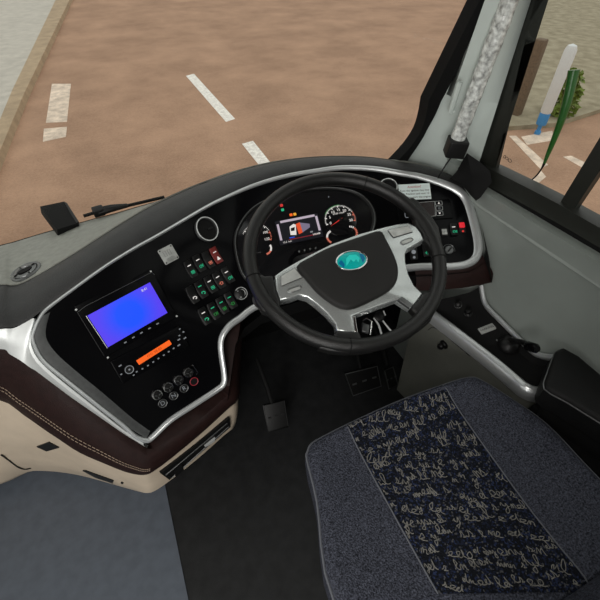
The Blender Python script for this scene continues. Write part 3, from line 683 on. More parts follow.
for p, ch in [((162.5, 403), 'D'), ((173.4, 395.5), 'N'), ((183.8, 388), 'R'), ((193.7, 381.2), '')]:
    fr = frame(p, (.84, -.55)); rr = .0105
    bt = MB().lathe(fr, [(rr, -.002), (rr, .002), (rr*.9, .003), (0, .003)], 24).build('button', M['black'], gs)
    b = MB(); b.tube([fr(math.cos(a)*rr, math.sin(a)*rr, .003) for a in np.linspace(0, 6.28, 25)[:-1]], .0008, 6, closed=True)
    b.build('button_ring', M['bevel'] if ch else E_['redline'], bt)
    if ch: text(ch, fr, .016, 'letter', E_['dim'], bt, z=.0032)
# screwed plate
fr, w, h = quadframe([(157, 251.1), (171, 243.8), (179.2, 258.1), (165.8, 265.1)])
t = thing('data_plate', fr.o, 'square grey data plate with four corner screws on the fascia', 'plate')
MB().plate(rrect(w, h, .003), fr, -.002, .0015, .0004).build('plate', M['plate'], t)
for sx in (-1, 1):
    for sy in (-1, 1): MB().lathe(Fr(fr(sx*w*.4, sy*h*.4, .0015), fr.u, fr.n), [(.0019, -.001), (.0019, .001), (0, .0013)], 10).build('screw', M['matte'], t)
b = MB()
for x, y, ww, hh in [(-.18, .12, .16, .34), (.12, .12, .16, .34)]:
    l = [fr(w*(x+ww/2*sx), h*(y+hh/2*sy), .0018) for sx, sy in ((-1, -1), (1, -1), (1, 1), (-1, 1))]; b.tube(l, .0006, 5, closed=True)
for k in range(5): b.tube([fr(w*(-.28+.03*k), h*(-.2-.05*k), .0018), fr(w*(.22+.02*k), h*(-.2-.05*k), .0018)], .0004, 5)
b.build('engraving', M['bevel'], t)
# round air vents
def vent(p, rp, label):
    fr = frame(p); e = F((p[0]+rp, p[1])); R = (e-fr.o).length
    t = thing('round_vent', fr.o, label, 'air vent', 'round air vents in the fascia')
    MB().lathe(fr, [(R*1.06, -.003), (R*1.06, .006), (R, .0085), (R*.93, .008), (R*.9, .001)], 36, False).build('ring', M['bevel'], t)
    b = MB(); b.tube([fr(math.cos(a)*R, math.sin(a)*R, .0085) for a in np.linspace(0, 6.2832, 37)[:-1]], .0014, 6, closed=True); b.build('rim', M['satin'], t)
    MB().lathe(fr, [(R*.9, .001), (R*.86, .003), (R*.5, .001), (0, .0015)], 32).build('ball', M['matte'], t)
    MB().box(Fr(fr(R*.35, R*.1, .002), fr.u+fr.v*.4, fr.n), R*.5, R*.12, -.001, .003).build('vane', M['black'], t)
vent((206, 229.6), 10.2, 'round silver rimmed air vent above the rocker switches')
vent((388, 188), 8.8, 'round air vent beside the white notice, partly behind the steering wheel')
# rocker switches
def rocker(p, label, dash_c, icon_c, icon='bars', body='black', group='rocker switches left of the steering wheel', du=(.875, -.485), L=.046, Wd=.0225):
    fr = frame(p, du); t = thing('rocker_switch', fr.o, label, 'switch', group)
    MB().plate(rrect(Wd*1.16, L*1.06, .006), fr, -.003, .002, .001).build('surround', M['gloss'], t)
    b = MB(); n_ = 10; rows = []
    for k in range(n_+1):
        y = -L/2+L*k/n_; z = .004+.0045*abs(y/(L/2))**1.5; taper = 1-.12*abs(y/(L/2))**6
        rows.append([fr(-Wd/2*taper, y, -.001), fr(-Wd/2*taper, y, z-.001), fr(-Wd/2*taper*.88, y, z), fr(Wd/2*taper*.88, y, z), fr(Wd/2*taper, y, z-.001), fr(Wd/2*taper, y, -.001)])
    b.grid(rows); b.add(rows[0], [tuple(range(6))]); b.add(rows[-1], [tuple(range(6))[::-1]])
    b.build('rocker', M[body], t)
    if dash_c: MB().box(Fr(fr(0, L*.2, .0053), fr.u, fr.n), Wd*.45, L*.05, -.002, .0012).build('indicator', E_[dash_c], t)
    if icon_c:
        b = MB(); f3 = Fr(fr(.001, -L*.22, .0056), fr.u, fr.n)
        if icon == 'tri':
            b.plate([(-.0055, -.004), (.0055, -.004), (0, .0055)], f3, -.002, .0012)
        elif icon == 'bars':
            b.tube([f3(-.005, -.003), f3(-.005, .003), f3(0, .004), f3(.002, .001), f3(-.001, -.003)], .0009, 5, closed=True)
            for k in range(3): b.tube([f3(.003, -.003+.003*k, .0), f3(.007, -.002+.003*k, 0)], .0008, 5)
        elif icon == 'hook':
            b.tube([f3(-.005, -.001), f3(-.004, .003), f3(.002, .003), f3(.005, 0), f3(.003, -.004), f3(0, -.003)], .0012, 5)
        elif icon == 'box':
            b.tube([f3(-.0045, -.0035), f3(.0045, -.0035), f3(.0045, .0035), f3(-.0045, .0035)], .001, 5, closed=True); b.box(f3, .004, .003, -.001, .001)
        elif icon == 'lamp':
            b.tube([f3(-.002, .004), f3(.004, .002), f3(.004, -.003), f3(-.003, -.004)], .0011, 5, closed=True); b.tube([f3(-.007, .001), f3(-.004, 0)], .0009, 5)
        b.build('icon', E_[icon_c], t)
rows_ = [
    ((189.9, 269.1), 'white', 'green', 'box', 'black', 'black rocker switch with green box icon, leftmost of the top row'),
    ((198.4, 263.4), 'white', 'green', 'bars', 'black', 'black rocker switch with green beam icon, second in the top row'),
    ((207.6, 259.9), None, 'salmon', 'box', 'black', 'black rocker switch with one red icon just left of the red hazard switch'),
    ((215.4, 255.6), 'white', 'white', 'tri', 'red', 'red hazard rocker switch with white triangle'),
    ((192.0, 294.6), None, 'white', 'hook', 'black', 'black rocker switch with only a white hook icon, leftmost of the middle row'),
    ((200.5, 289.6), 'green', 'green', 'hook', 'black', 'rocker switch with green line and green icon, second in the middle row'),
    ((210.0, 284.7), 'white', 'green', 'box', 'black', 'black rocker switch with green square icon at the centre of the middle row'),
    ((218.5, 280.4), 'white', 'salmon', 'lamp', 'black', 'black rocker switch with red lamp icon and white line in the middle row'),
    ((227.5, 275.5), 'white', 'green', 'bars', 'black', 'black rocker switch with green icon at the right end of the middle row'),
    ((204.1, 315.9), 'white', 'green', 'hook', 'black', 'rocker switch with white line and green hook icon, leftmost of the bottom row'),
    ((213.3, 310.9), 'green', 'dgreen', 'bars', 'black', 'rocker switch with green line and dim icon, second in the bottom row'),
    ((222.0, 305.5), 'green', 'dgreen', 'box', 'black', 'rocker switch with green line and green block icon, third in the bottom row'),
    ((230.3, 300.5), 'green', 'dgreen', 'lamp', 'black', 'rocker switch at the right end of the bottom row beside the rotary dial')]
for p, dc, ic, icn, bd, lb in rows_: rocker(p, lb, dc, ic, icn, bd)
# rotary light switch
fr = frame((240.9, 293.5), (.875, -.485)); t = thing('rotary_switch', fr.o, 'round rotary light switch at the end of the bottom switch row', 'switch')
MB().lathe(fr, [(.019, -.002), (.019, .003), (.0165, .005), (0, .005)], 28).build('base', M['black'], t)
for r_ in (.0165, .011): 
    b = MB(); b.tube([fr(math.cos(a)*r_, math.sin(a)*r_, .0055) for a in np.linspace(-2.4, 2.2, 24)], .0009, 6); b.build('scale_arc', M['satin'], t)
MB().box(fr, .008, .024, .004, .013, .003).build('grip', M['black'], t)

# right side switches
RS = dict(group='switches right of the steering wheel', du=(1, -.06), L=.036, Wd=.021)
rocker((453.3, 230), 'black rocker switch with white and green marks beside the red switch', 'white', 'green', 'bars', **RS)
rocker((426.3, 251), 'black rocker switch with a green mark seen through the steering wheel spokes', None, 'green', 'lamp', **RS)
fr = frame((444, 232.3), (1, -.05)); t = thing('push_switch', fr.o, 'pale square push switch marked with a cross of four panes', 'switch')
MB().box(fr, .021, .027, -.002, .003, .001).build('surround', M['black'], t)
for sx in (-1, 1):
    for sy in (-1, 1): MB().box(Fr(fr(sx*.0039, sy*.0043, .003), fr.u, fr.n), .007, .0078, -.001, .0014).build('pane', M['plate'], t)
fr = frame((461.7, 227.5), (1, -.05)); t = thing('push_switch', fr.o, 'bright red square push switch near the right end of the fascia', 'switch')
MB().box(fr, .02, .034, -.002, .003, .001).build('surround', M['black'], t)
MB().box(Fr(fr(0, .006, .003), fr.u, fr.n), .0165, .0165, -.001, .003, .0015).build('cap', mat('red_cap', (.6, .01, .02), .35, emit=(1, .02, .04), estr=.35), t)
MB().lathe(Fr(fr(0, -.013, .003), fr.u, fr.n), [(.0032, -.001), (.0032, .001), (0, .0016)], 12).build('lamp', E_['red'], t)
fr = frame((448.7, 250.3), (1, -.05)); t = thing('rotary_switch', fr.o, 'small round key switch with a scale arc low on the right of the fascia', 'switch')
MB().lathe(fr, [(.0125, -.002), (.0125, .004), (.011, .006), (0, .006)], 24).build('knob', M['bevel'], t)
b = MB(); b.tube([fr(math.cos(a)*.0175, math.sin(a)*.0175, .001) for a in np.linspace(-.3, 3.6, 20)], .0008, 6); b.build('scale_arc', M['bevel'], t)
MB().box(Fr(fr(0, 0, .006), fr.u+fr.v, fr.n), .015, .004, -.001, .004, .001).build('grip', M['black'], t)
fr = frame((413.6, 254), (1, -.05)); t = thing('rotary_switch', fr.o, 'black switch with a white round mark seen inside the steering wheel', 'switch')
MB().box(fr, .022, .036, -.002, .003, .001).build('surround', M['black'], t)
MB().lathe(Fr(fr(0, .005, .003), fr.u, fr.n), [(.0062, -.001), (.0062, .0015), (.004, .003), (0, .003)], 16).build('upper_mark', E_['dim'], t)
MB().lathe(Fr(fr(0, -.011, .003), fr.u, fr.n), [(.0038, -.001), (.0038, .0012), (0, .0015)], 12).build('lower_mark', E_['dim'], t)
# climate controller
fr, w, h = quadframe([(397, 203.5), (450.5, 199.5), (452, 218.5), (398.5, 223)])
t = thing('climate_controller', fr.o, 'black climate controller with three arrow buttons below the white notice', 'controller')
MB().plate(rrect(w, h, .003), fr, -.003, .005, .0015).build('body', M['gloss'], t)
fd, wd_, hd = quadframe([(413, 204), (433.3, 202.3), (434.3, 216.7), (414.5, 218.5)], .0055)
MB().plate(rrect(wd_, hd, .002), fd, -.001, .0006).build('display', mat('dark_display', (.012, .005, .004), .25), t)
b = MB(); b.tube([F(p, .0062) for p in [(413, 204), (433.8, 202.2), (434.8, 216.8), (414.5, 218.6)]], .0007, 6, closed=True); b.build('display_edge', M['satin'], t)
for k, (p, ch) in enumerate([((438, 204.1), 'up'), ((438.5, 209.2), 'mid'), ((438.9, 214.3), 'dn')]):
    f3 = Fr(F(p, .005), fd.u, fd.n); bo = MB().box(f3, .0195, .0125, -.001, .0018, .0008).build('button', M['gloss'], t)
    b = MB(); b.tube([f3(x, y, .0014) for x, y in rrect(.0195, .0125, .002)], .0006, 5, closed=True); b.build('button_edge', M['satin'], bo)
    b = MB()
    if ch == 'mid': b.tube([f3(-.003, -.0015, .002), f3(.003, -.0015, .002), f3(.003, .0015, .002), f3(-.003, .0015, .002)], .0006, 5, closed=True)
    else: 
        s_ = 1 if ch == 'up' else -1; b.plate([(-.0032, -.0022*s_), (.0032, -.0022*s_), (0, .0034*s_)], f3, .001, .0024)
    b.build('button_icon', E_['white'] if ch != 'mid' else E_['dim'], bo)
b = MB(); b.tube([F(p, .0062) for p in [(404.5, 213), (404.7, 217), (405.6, 218.4), (408, 218.3)]], .0009, 6); b.build('dial_icon', E_['dim'], t)
# notice
fr, w, h = quadframe([(398.2, 184.8), (429.8, 183.3), (431, 199), (399.5, 200.6)])
t = thing('notice_sticker', fr.o, 'white notice sticker with red heading and black text on the fascia', 'sticker')
MB().plate(rrect(w, h, .001), fr, -.003, .0012).build('card', M['sticker'], t)
text('Attention!', Fr(fr(0, h*.31), fr.u, fr.n), h*.19, 'heading', M['textred'], t, z=.0014)
for k, s_ in enumerate(['Turn the ignition key into', 'ON Position and wait 10', 's and then start the engine']):
    text(s_, Fr(fr(0, h*(.08-.21*k)), fr.u, fr.n), h*.165, 'text_line', M['textblk'], t, z=.0014)

# instrument cluster
CL = [(233, 240), (240, 222), (254, 207), (275, 197), (300, 191), (330, 188), (355, 192), (370, 203), (376, 218), (372, 235), (360, 252), (330, 268), (290, 279), (256, 284), (243, 278), (236, 262)]
fr, _, _ = quadframe([(274.7, 222.2), (317.3, 214.2), (323.4, 236.8), (280.1, 246.1)])
ic = thing('instrument_cluster', fr.o, 'lit instrument cluster with two dials and a central display behind the wheel', 'instrument cluster')
cs = smooth_path(CL, 4, True)
cn = len(cs); rr = []
cc = (305, 232)
for i in range(cn):
    p = cs[i]; nr = fn(p); ins = lerp(p, cc, .06); a = F(p, -.003)
    rr.append([a, F(p, .007), F(lerp(p, cc, .015), .009), F(lerp(p, cc, .04), .0075), F(ins, .0015), F(ins, -.001)])
rr.append(rr[0]); MB().grid(rr).build('housing', M['black'], ic)
MB().tube([F(lerp(p, cc, .02), .0093) for p in cs], .0012, 6, closed=True).build('bezel_edge', M['bevel'], ic)
face = [F(lerp(p, cc, .055), .0018) for p in cs]; cen = F(cc, .0018)
MB().add(face+[cen], [(i, (i+1) % cn, cn) for i in range(cn)], True).build('face', M['glassdark'], ic)
def dial(c, rp, name, needle, nums, a0, a1, redfrom, small):
    f = frame(c, (1, -.19), .0012); R = (F((c[0]+rp, c[1]-rp*.19))-f.o).length
    dl = MB().lathe(f, [(R*1.06, 0), (R*1.06, .004), (R*1.02, .0045), (0, .0042)], 40).build(name, M['glassdark'], ic)
    b = MB(); b2 = MB()
    for k in range(41):
        a = math.radians(a0+(a1-a0)*k/40); l = .86 if k % 5 == 0 else .93
        fk = Fr(f(math.cos(a)*R*(l+.99)/2, math.sin(a)*R*(l+.99)/2, .005), f.u*math.cos(a)+f.v*math.sin(a), f.n)
        (b2 if k > redfrom else b).box(fk, R*(1-l), R*.03 if k % 5 else R*.05, -.0005, .0006)
    b.build('scale', E_['white'], dl)
    if b2.v: b2.build('red_scale', E_['salmon'], dl)
    for k, s_ in enumerate(nums):
        a = math.radians(a0+(a1-a0)*k/(len(nums)-1)); text(s_, Fr(f(math.cos(a)*R*.68, math.sin(a)*R*.68, .0045), f.u, f.n), R*.25, 'numeral', E_['white'], dl)
    a = math.radians(needle)
    b = MB(); b.add([f(math.cos(a)*R*.78, math.sin(a)*R*.78, .008), f(math.cos(a+1.57)*R*.03, math.sin(a+1.57)*R*.03, .008), f(-math.cos(a)*R*.15, -math.sin(a)*R*.15, .008), f(math.cos(a-1.57)*R*.03, math.sin(a-1.57)*R*.03, .008),
                     f(math.cos(a)*R*.78, math.sin(a)*R*.78, .0065), f(math.cos(a+1.57)*R*.03, math.sin(a+1.57)*R*.03, .0065), f(-math.cos(a)*R*.15, -math.sin(a)*R*.15, .0065), f(math.cos(a-1.57)*R*.03, math.sin(a-1.57)*R*.03, .0065)],
                    [(0, 1, 2, 3), (7, 6, 5, 4), (0, 4, 5, 1), (1, 5, 6, 2), (2, 6, 7, 3), (3, 7, 4, 0)]); b.build('needle', E_['red'], dl)
    MB().lathe(f, [(R*.1, .004), (R*.1, .009), (0, .0095)], 16).build('needle_hub', M['black'], dl)
    for c2, t0, t1, cr in small:
        f2_ = frame(c2, (1, -.19)); b = MB(); b3 = MB()
        for k in range(11):
            a = math.radians(t0+(t1-t0)*k/10); fk = Fr(f2_(math.cos(a)*R*.42, math.sin(a)*R*.42, .0056), f2_.u*math.cos(a)+f2_.v*math.sin(a), f2_.n)
            (b3 if k >= cr else b).box(fk, R*.12, R*.06, -.0005, .0006)
        if b.v: b.build('sub_scale', E_['white'], dl)
        if b3.v: b3.build('sub_scale', E_['salmon'], dl)
    return f, R
f, R = dial((257, 238.5), 14.5, 'speed_dial', 215, ['0', '20', '40', '60', '80', '100', '120'], 235, -20, 33, [((265, 249), 20, -80, 6)])
f, R = dial((340, 220.5), 15, 'rev_dial', 205, ['0', '5', '10', '15', '20', '25', '30'], 190, -15, 32, [((333.5, 237.5), 110, 230, 6), ((350, 233.5), 80, -70, 3)])
text('x100 r/min', Fr(f(0, R*.45, .0045), f.u, f.n), R*.17, 'dial_text', E_['white'], ic)
b = MB(); b.tube([f(math.cos(a)*R*1.02, math.sin(a)*R*1.02, .0055) for a in np.linspace(1.4, 2.6, 12)], .0007, 5); b.build('green_arc', E_['dgreen'], ic)
dq, dw, dh = quadframe([(274.7, 222.2), (317.3, 214.2), (323.4, 236.8), (280.1, 246.1)], .0055)
dsp = MB().plate(rrect(dw, dh, .002), dq, -.003, .0005).build('display', mat('display_dark', (.004, .004, .006), .3, emit=(.02, .02, .03), estr=.25), ic)
def dbox(x, y, ww, hh, mt, nm): MB().box(Fr(dq(x*dw, y*dh, .0006), dq.u, dq.n), ww*dw, hh*dh, -.0004, .0006).build(nm, mt, dsp)
dbox(.02, .43, .80, .09, E_['pale'], 'header_bar'); dbox(-.45, .02, .05, .68, E_['pale'], 'side_bar'); dbox(.45, .08, .05, .62, E_['pale'], 'side_bar')
dbox(.05, -.36, .66, .025, E_['redline'], 'red_line')
text('12.5  km', Fr(dq(-.33*dw, -.43*dh, .0008), dq.u, dq.n), dh*.1, 'trip_text', E_['white'], dsp); text('000488', Fr(dq(.36*dw, -.35*dh, .0008), dq.u, dq.n), dh*.1, 'odometer_text', E_['white'], dsp)
b = MB(); b.plate([(-.22*dw, -.18*dh), (-.09*dw, -.22*dh), (-.05*dw, .2*dh), (-.1*dw, .25*dh), (-.2*dw, .16*dh)], dq, .0004, .0012); b.build('bus_front', E_['white'], dsp)
b = MB(); b.plate([(-.03*dw, -.22*dh), (.06*dw, -.17*dh), (.05*dw, .27*dh), (-.05*dw, .22*dh)], dq, .0004, .0013); b.build('bus_stripe', E_['bred'], dsp)
b = MB(); b.plate([(.06*dw, -.17*dh), (.25*dw, -.02*dh), (.26*dw, .12*dh), (.05*dw, .25*dh)], dq, .0004, .0012); b.build('bus_side', em('lit_lilac', (.35, .3, .45), .5), dsp)
b = MB(); b.plate([(-.19*dw, -.03*dh), (-.11*dw, -.04*dh), (-.085*dw, .11*dh), (-.18*dw, .09*dh)], dq, .001, .0016); b.build('bus_windscreen', M['matte'], dsp)
dbox(-.2, -.29, .12, .04, E_['bluebit'], 'blue_text'); dbox(.26, -.22, .06, .06, E_['dim'], 'side_text')
for p, c in [((281.5, 205.8), 'red'), ((282.6, 210.3), 'green'), ((291, 215.2), 'orange'), ((294.8, 214.6), 'amber')]:
    MB().box(Fr(F(p, .003), dq.u, dq.n), .0085, .0075, -.001, .001, .0004).build('warning_lamp', E_[c], ic)
MB().lathe(Fr(F((328.5, 197.5), .003), dq.u, dq.n), [(.0016, 0), (.0016, .002), (0, .003)], 8).build('light_sensor', E_['dim'], ic)
# reset stalks below the display
for x in (299, 304.5, 310, 315.5):
    p = (x, 252-(x-299)*.2); MB().lathe(Fr(F(p, .002), dq.u, dq.n), [(.0028, 0), (.0025, .006), (0, .007)], 10).build('reset_button', M['bevel'], ic)

# ================================================================== STEERING WHEEL
WO = V((.395, .631, .8455)); WN = nrm(-9.9, 68.2)
def Wp(p, h=0.0): return atpl(p, WO+WN*h, WN)
wf_ = Fr(WO, V((1, .03, 0)), WN)
sw = thing('steering_wheel', WO, 'black leather steering wheel with silver spokes and teal oval badge', 'steering wheel')
RIM = [WO_ for WO_ in ()]
RC = Fr(WO, V((1, 0, 0)), WN); RR = .2167
rim_path = [RC(math.cos(a)*RR, math.sin(a)*RR) for a in np.linspace(0, 2*math.pi, 97)[:-1]]
rim = MB().tube(rim_path, .0158, 16, closed=True, up=WN, flat=1.08).build('rim', M['leather'], sw)
for a in (math.radians(x) for x in (176, 247, 338, 52)):
    pth = [RC(math.cos(a)*(RR+.0166*math.cos(k)), math.sin(a)*(RR+.0166*math.cos(k)), .0176*math.sin(k)) for k in np.linspace(0, 6.283, 17)[:-1]]
    MB().tube(pth, .0011, 5, closed=True).build('seam', M['matte'], rim)
def wloc(p, h=0.0):
    q = Wp(p, h)-RC.o; return (q.dot(RC.u), q.dot(RC.v))
pad_px = [(296.8, 265), (311.5, 255.3), (331, 245.6), (360, 235.5), (380, 229.8), (386.6, 238), (395.3, 255.3), (399, 268.3), (397.4, 280.3), (389.8, 290), (372.5, 299.8), (355.2, 307.3), (344, 308), (333, 303.5), (318, 292), (305, 277)]
pad2 = [wloc(p, .012) for p in smooth_path(pad_px, 3, True)]
MB().plate(pad2, RC, -.035, .014, .010).build('airbag_cover', M['pad'], sw)
fr_px = [(274.7, 276), (284, 269.5), (294.2, 263.5), (312, 254), (331, 244.5), (360, 234), (384, 227.5), (397, 224.5), (408, 223.3), (416, 227), (421, 233.5), (423.6, 240.2), (413.7, 245.6), (407, 249.5), (405, 255), (405.3, 262.5), (408.3, 274.8), (413.7, 285.7), (422.3, 294), (416.5, 301.5), (410.4, 308.4), (397.4, 299.8), (379, 306.3), (362, 312.8), (352, 316.5), (354.5, 324), (357.3, 332.3), (346, 332.6), (336.4, 331.2), (335.3, 323.6), (326.7, 313.8), (315.8, 304), (307, 297.6), (298.5, 295.4), (290, 299), (280, 300.8), (276, 290)]
fr2 = [wloc(p, .0) for p in fr_px]
MB().plate(fr2, RC, -.022, .003, .004).build('spoke_frame', M['spoke'], sw)
# dark insert on lower spokes
for q in ([(352.5, 316.5), (354.8, 332), (357.8, 332.3), (355.2, 316)], [(398, 299.5), (409.8, 308), (413, 304), (402, 296.5)]):
    MB().plate([wloc(p, .004) for p in q], RC, -.004, .0045, .0008).build('spoke_edge', M['chrome'] if q[0][0] < 380 else M['bevel'], sw)
# leather bridges between spokes and rim
BR = [[(273, 277), (276, 291), (280, 301), (280, 309), (277, 315), (262, 312), (252, 290), (250, 258), (255, 258), (259, 272), (265, 277)],
      [(416, 226), (422, 234), (424, 241), (428, 246), (433, 254), (441, 250), (438, 228), (424, 209), (412, 198), (405, 204), (412, 213)],
      [(336, 331), (346, 332.5), (358, 332), (361, 338), (370, 344), (374, 351), (345, 353.5), (318, 349), (325, 338), (333, 337)],
      [(423, 293.5), (417, 302), (410, 309), (414, 314), (415, 322), (412, 333), (430, 322), (443, 290), (441, 278), (434, 285), (430, 292)]]
for q in BR:
    MB().plate([wloc(p) for p in smooth_path(q, 2, True)], RC, -.014, .0075, .007).build('spoke_leather', M['leather'], sw)
# button pads
for q, s_ in ([[(281, 276.5), (294.5, 268.5), (302, 277.5), (281.5, 286)], 'l'], [[(388, 230.5), (408, 226.3), (412.5, 231.8), (393.5, 237.5)], 'r']):
    MB().plate([wloc(p, .004) for p in q], RC, -.002, .0062, .0014).build('button_pad', M['plate'], sw)
    MB().tube([RC(*wloc(p, .004), .0042) for p in q], .0011, 6, closed=True).build('pad_outline', M['black'], sw)
for q in ([(288, 290), (299.5, 286), (301, 288.8), (298, 290.5), (290, 292.5)], [(401, 241.5), (410, 238), (413, 239.6), (411, 241.5), (403, 244.5)]):
    b = MB(); b.tube([RC(*wloc(p, .004), .0045) for p in smooth_path(q, 2, True)], .0011, 6, closed=True)
    b.build('button_outline', M['bevel'], sw); MB().plate([wloc(p, .004) for p in q], RC, -.002, .0042).build('button', M['plate'], sw)
# badge
bc = wloc((351.6, 260.7), .015); bx = wloc((366.8, 257.4), .015); by = wloc((353.3, 270.3), .015)
a_ = math.hypot(bx[0]-bc[0], bx[1]-bc[1]); b_ = math.hypot(by[0]-bc[0], by[1]-bc[1])
fb = Fr(RC(*bc, .0135), RC.u*(bx[0]-bc[0])+RC.v*(bx[1]-bc[1]), WN)
bd = MB().plate(circ(a_*.93, 36, b_*.91), fb, -.002, .0022, .001).build('badge', M['badge'], sw)
b = MB(); b.tube([fb(math.cos(t_)*a_*.97, math.sin(t_)*b_*.96, .0016) for t_ in np.linspace(0, 6.283, 41)[:-1]], .0018, 8, closed=True); b.build('badge_ring', M['chrome'], bd)
b = MB(); b.plate([(-.45*a_, -.45*b_), (-.3*a_, .3*b_), (.0, .62*b_), (.4*a_, .5*b_), (.55*a_, .05*b_), (.35*a_, -.35*b_), (.3*a_, .05*b_), (.1*a_, -.2*b_), (-.05*a_, .1*b_), (-.25*a_, -.2*b_)], fb, .002, .0029); b.build('badge_emblem', M['badge2'], bd)
b = MB(); b.plate([(.62*a_, -.5*b_), (.85*a_, -.1*b_), (.84*a_, .3*b_), (.62*a_, .62*b_), (.62*a_, .1*b_)], fb, .002, .0027); b.build('badge_shade', M['badge3'], bd); b = MB(); b.plate([(-.62*a_, -.6*b_), (-.5*a_, -.2*b_), (-.62*a_, .3*b_), (-.85*a_, .0)], fb, .002, .0027); b.build('badge_shade', M['badge3'], bd)
# column
ce = WO - WN*.06; cb = V((.42, .98, .52))
st_ = thing('steering_column', ce, 'black steering column shroud under the wheel hub', 'steering column')
axc = (ce-cb).normalized(); fcol = Fr(cb, V((1, 0, 0)), axc); Lc = (ce-cb).length
MB().plate(rrect(.12, .10, .02), fcol, 0, Lc*.97, .01).build('shroud', M['black'], st_)
MB().lathe(Fr(ce, V((1, 0, 0)), WN), [(.05, -.01), (.045, .0), (.035, .03)], 24).build('collar', M['black'], st_)
# stalk on the left
s0_ = WO-WN*.075+V((-.05, .01, 0)); s1_ = s0_+V((-.16, -.04, .012))
t = thing('indicator_stalk', s0_, 'black indicator stalk under the left side of the steering wheel', 'stalk')
MB().tube([s0_+(s1_-s0_)*k for k in np.linspace(0, 1, 8)], lambda i: .007+.0006*i, 10).build('lever', M['black'], t)
MB().tube([s1_, s1_+(s1_-s0_)*.12], .0125, 12).build('tip', M['bevel'], t)
# keys
kc = Wp((372, 318), -.05)
t = thing('hanging_key_bunch', Wp((366, 313), -.055), 'bunch of keys hanging below the steering wheel hub', 'keys')
def kt(pts, r, nm, mt, h=-.055): MB().tube([Wp(p, h) for p in pts], r, 7).build(nm, mt, t)
kt([(362.5, 320.5), (366.5, 318.2), (372, 321.8), (370.5, 335)], .0019, 'ring', M['chrome'])
MB().plate([((Wp(p, -.055)-RC.o).dot(RC.u), (Wp(p, -.055)-RC.o).dot(RC.v)) for p in [(362.5, 322.5), (369.5, 325), (368.5, 333.5), (362, 331.5)]], RC, -.06, -.053, .002).build('fob', M['bevel'], t)
kt([(374, 318), (378.5, 324.5), (380, 329), (381.5, 334)], .0023, 'key', M['satin']); kt([(382, 319.5), (386, 325), (391, 331)], .0021, 'key', M['satin'])
kt([(383.5, 311), (385.5, 315.5)], .0017, 'key', M['satin']); 
MB().lathe(Fr(Wp((379, 317), -.055), RC.u, WN), [(.012, -.006), (.012, .004), (.009, .006), (0, .006)], 18).build('key_head', M['black'], t)

# ================================================================== RIGHT CONSOLE
con = thing('side_console', V((.80, .4, 0)), 'black side console with two silver strips between seat and wall', 'console')
lp = [(418, 302), (426, 308.5), (433, 314), (465, 338.5), (495, 362), (515, 379), (524, 386.5), (532, 390.5), (540, 392), (552, 392), (566, 391)]
lz = [.50, .50, .50, .51, .52, .525, .53, .53, .53, .53, .53]
LP = [atz(p, z) for p, z in zip(lp, lz)]; LPs = [V(p) for p in smooth_path(LP, 4)]
wdt = [.015]*len(LPs)
rows = []
for i, p in enumerate(LPs):
    tg = (LPs[min(i+1, len(LPs)-1)]-LPs[max(i-1, 0)]).normalized(); sd_ = tg.cross(V((0, 0, 1))).normalized()   # right of travel (towards -x when going rear)
    if sd_.x > 0: pass
    k = .0115
    rows.append([p+sd_*-k+V((0, 0, -.02)), p+sd_*-k+V((0, 0, .006)), p+sd_*-k*.5+V((0, 0, .010)), p+V((0, 0, .009)), p+sd_*k*.6+V((0, 0, .003)), p+sd_*k+V((0, 0, -.008)), p+sd_*k+V((0, 0, -.03))])
MB().grid(rows).build('silver_strip', M['silver'], con)
up_ = [(481.5, 285), (484.5, 301), (490, 309.5), (499, 318.5), (516, 335.5), (532, 350.5), (540, 355), (550, 357), (566, 357.5)]
def onwall(p):
    x = .88
    for _ in range(6): x = .85+(atx(p, x).z-.45)/.13*.028-.008
    return atx(p, x)
UPp = [V(p) for p in smooth_path([onwall(p) for p in up_], 4)]
rows = []
for i, p in enumerate(UPp):
    tg = (UPp[min(i+1, len(UPp)-1)]-UPp[max(i-1, 0)]).normalized(); sd_ = tg.cross(V((-1, 0, 0))).normalized()
    k = .0085; ox = V((-1, 0, 0))
    rows.append([p+sd_*k, p+sd_*k+ox*.004, p+sd_*k*.5+ox*.008, p+ox*.009, p-sd_*k*.5+ox*.008, p-sd_*k+ox*.004, p-sd_*k])
MB().grid(rows).build('silver_strip', M['silver'], con)
def resample(P, n):
    P = [np.array(p) for p in P]; d_ = [0]
    for a, b2 in zip(P, P[1:]): d_.append(d_[-1]+np.linalg.norm(b2-a))
    return [V([float(np.interp(s_, d_, [p[k] for p in P])) for k in range(3)]) for s_ in np.linspace(0, d_[-1], n)]
ta_ = resample(LPs, 24); tb_ = resample(UPp, 24)
MB().grid([[p+V((0, 0, .004)) for p in ta_], [p+(q-p)*.12+V((0, 0, -.016)) for p, q in zip(ta_, tb_)], [p+(q-p)*.85+V((0, 0, -.02)) for p, q in zip(ta_, tb_)], [q+V((-.002, 0, -.005)) for q in tb_]]).build('tray', M['matte'], con)
ip = [p+V((-.006, -.004, -.012)) for p in LPs[:34]]
ib = [V((p.x+.02, p.y, .0)) for p in ip]
MB().grid([ip, [V((p.x, p.y, p.z-.02)) for p in ip], ib]).build('side_panel', M['panel'], con)
xr = LPs[-8]
bk = [V((.765, xr.y-.01, .50)), V((.765, -.30, .50)), V((.846, -.30, .50)), V((.846, xr.y, .50))]
b = MB(); b.add(bk+[V((p.x, p.y, 0)) for p in bk], [(0, 1, 2, 3), (4, 5, 6, 7), (0, 1, 5, 4), (1, 2, 6, 5), (2, 3, 7, 6), (3, 0, 4, 7)]); b.build('rear_box', M['matte'], con)
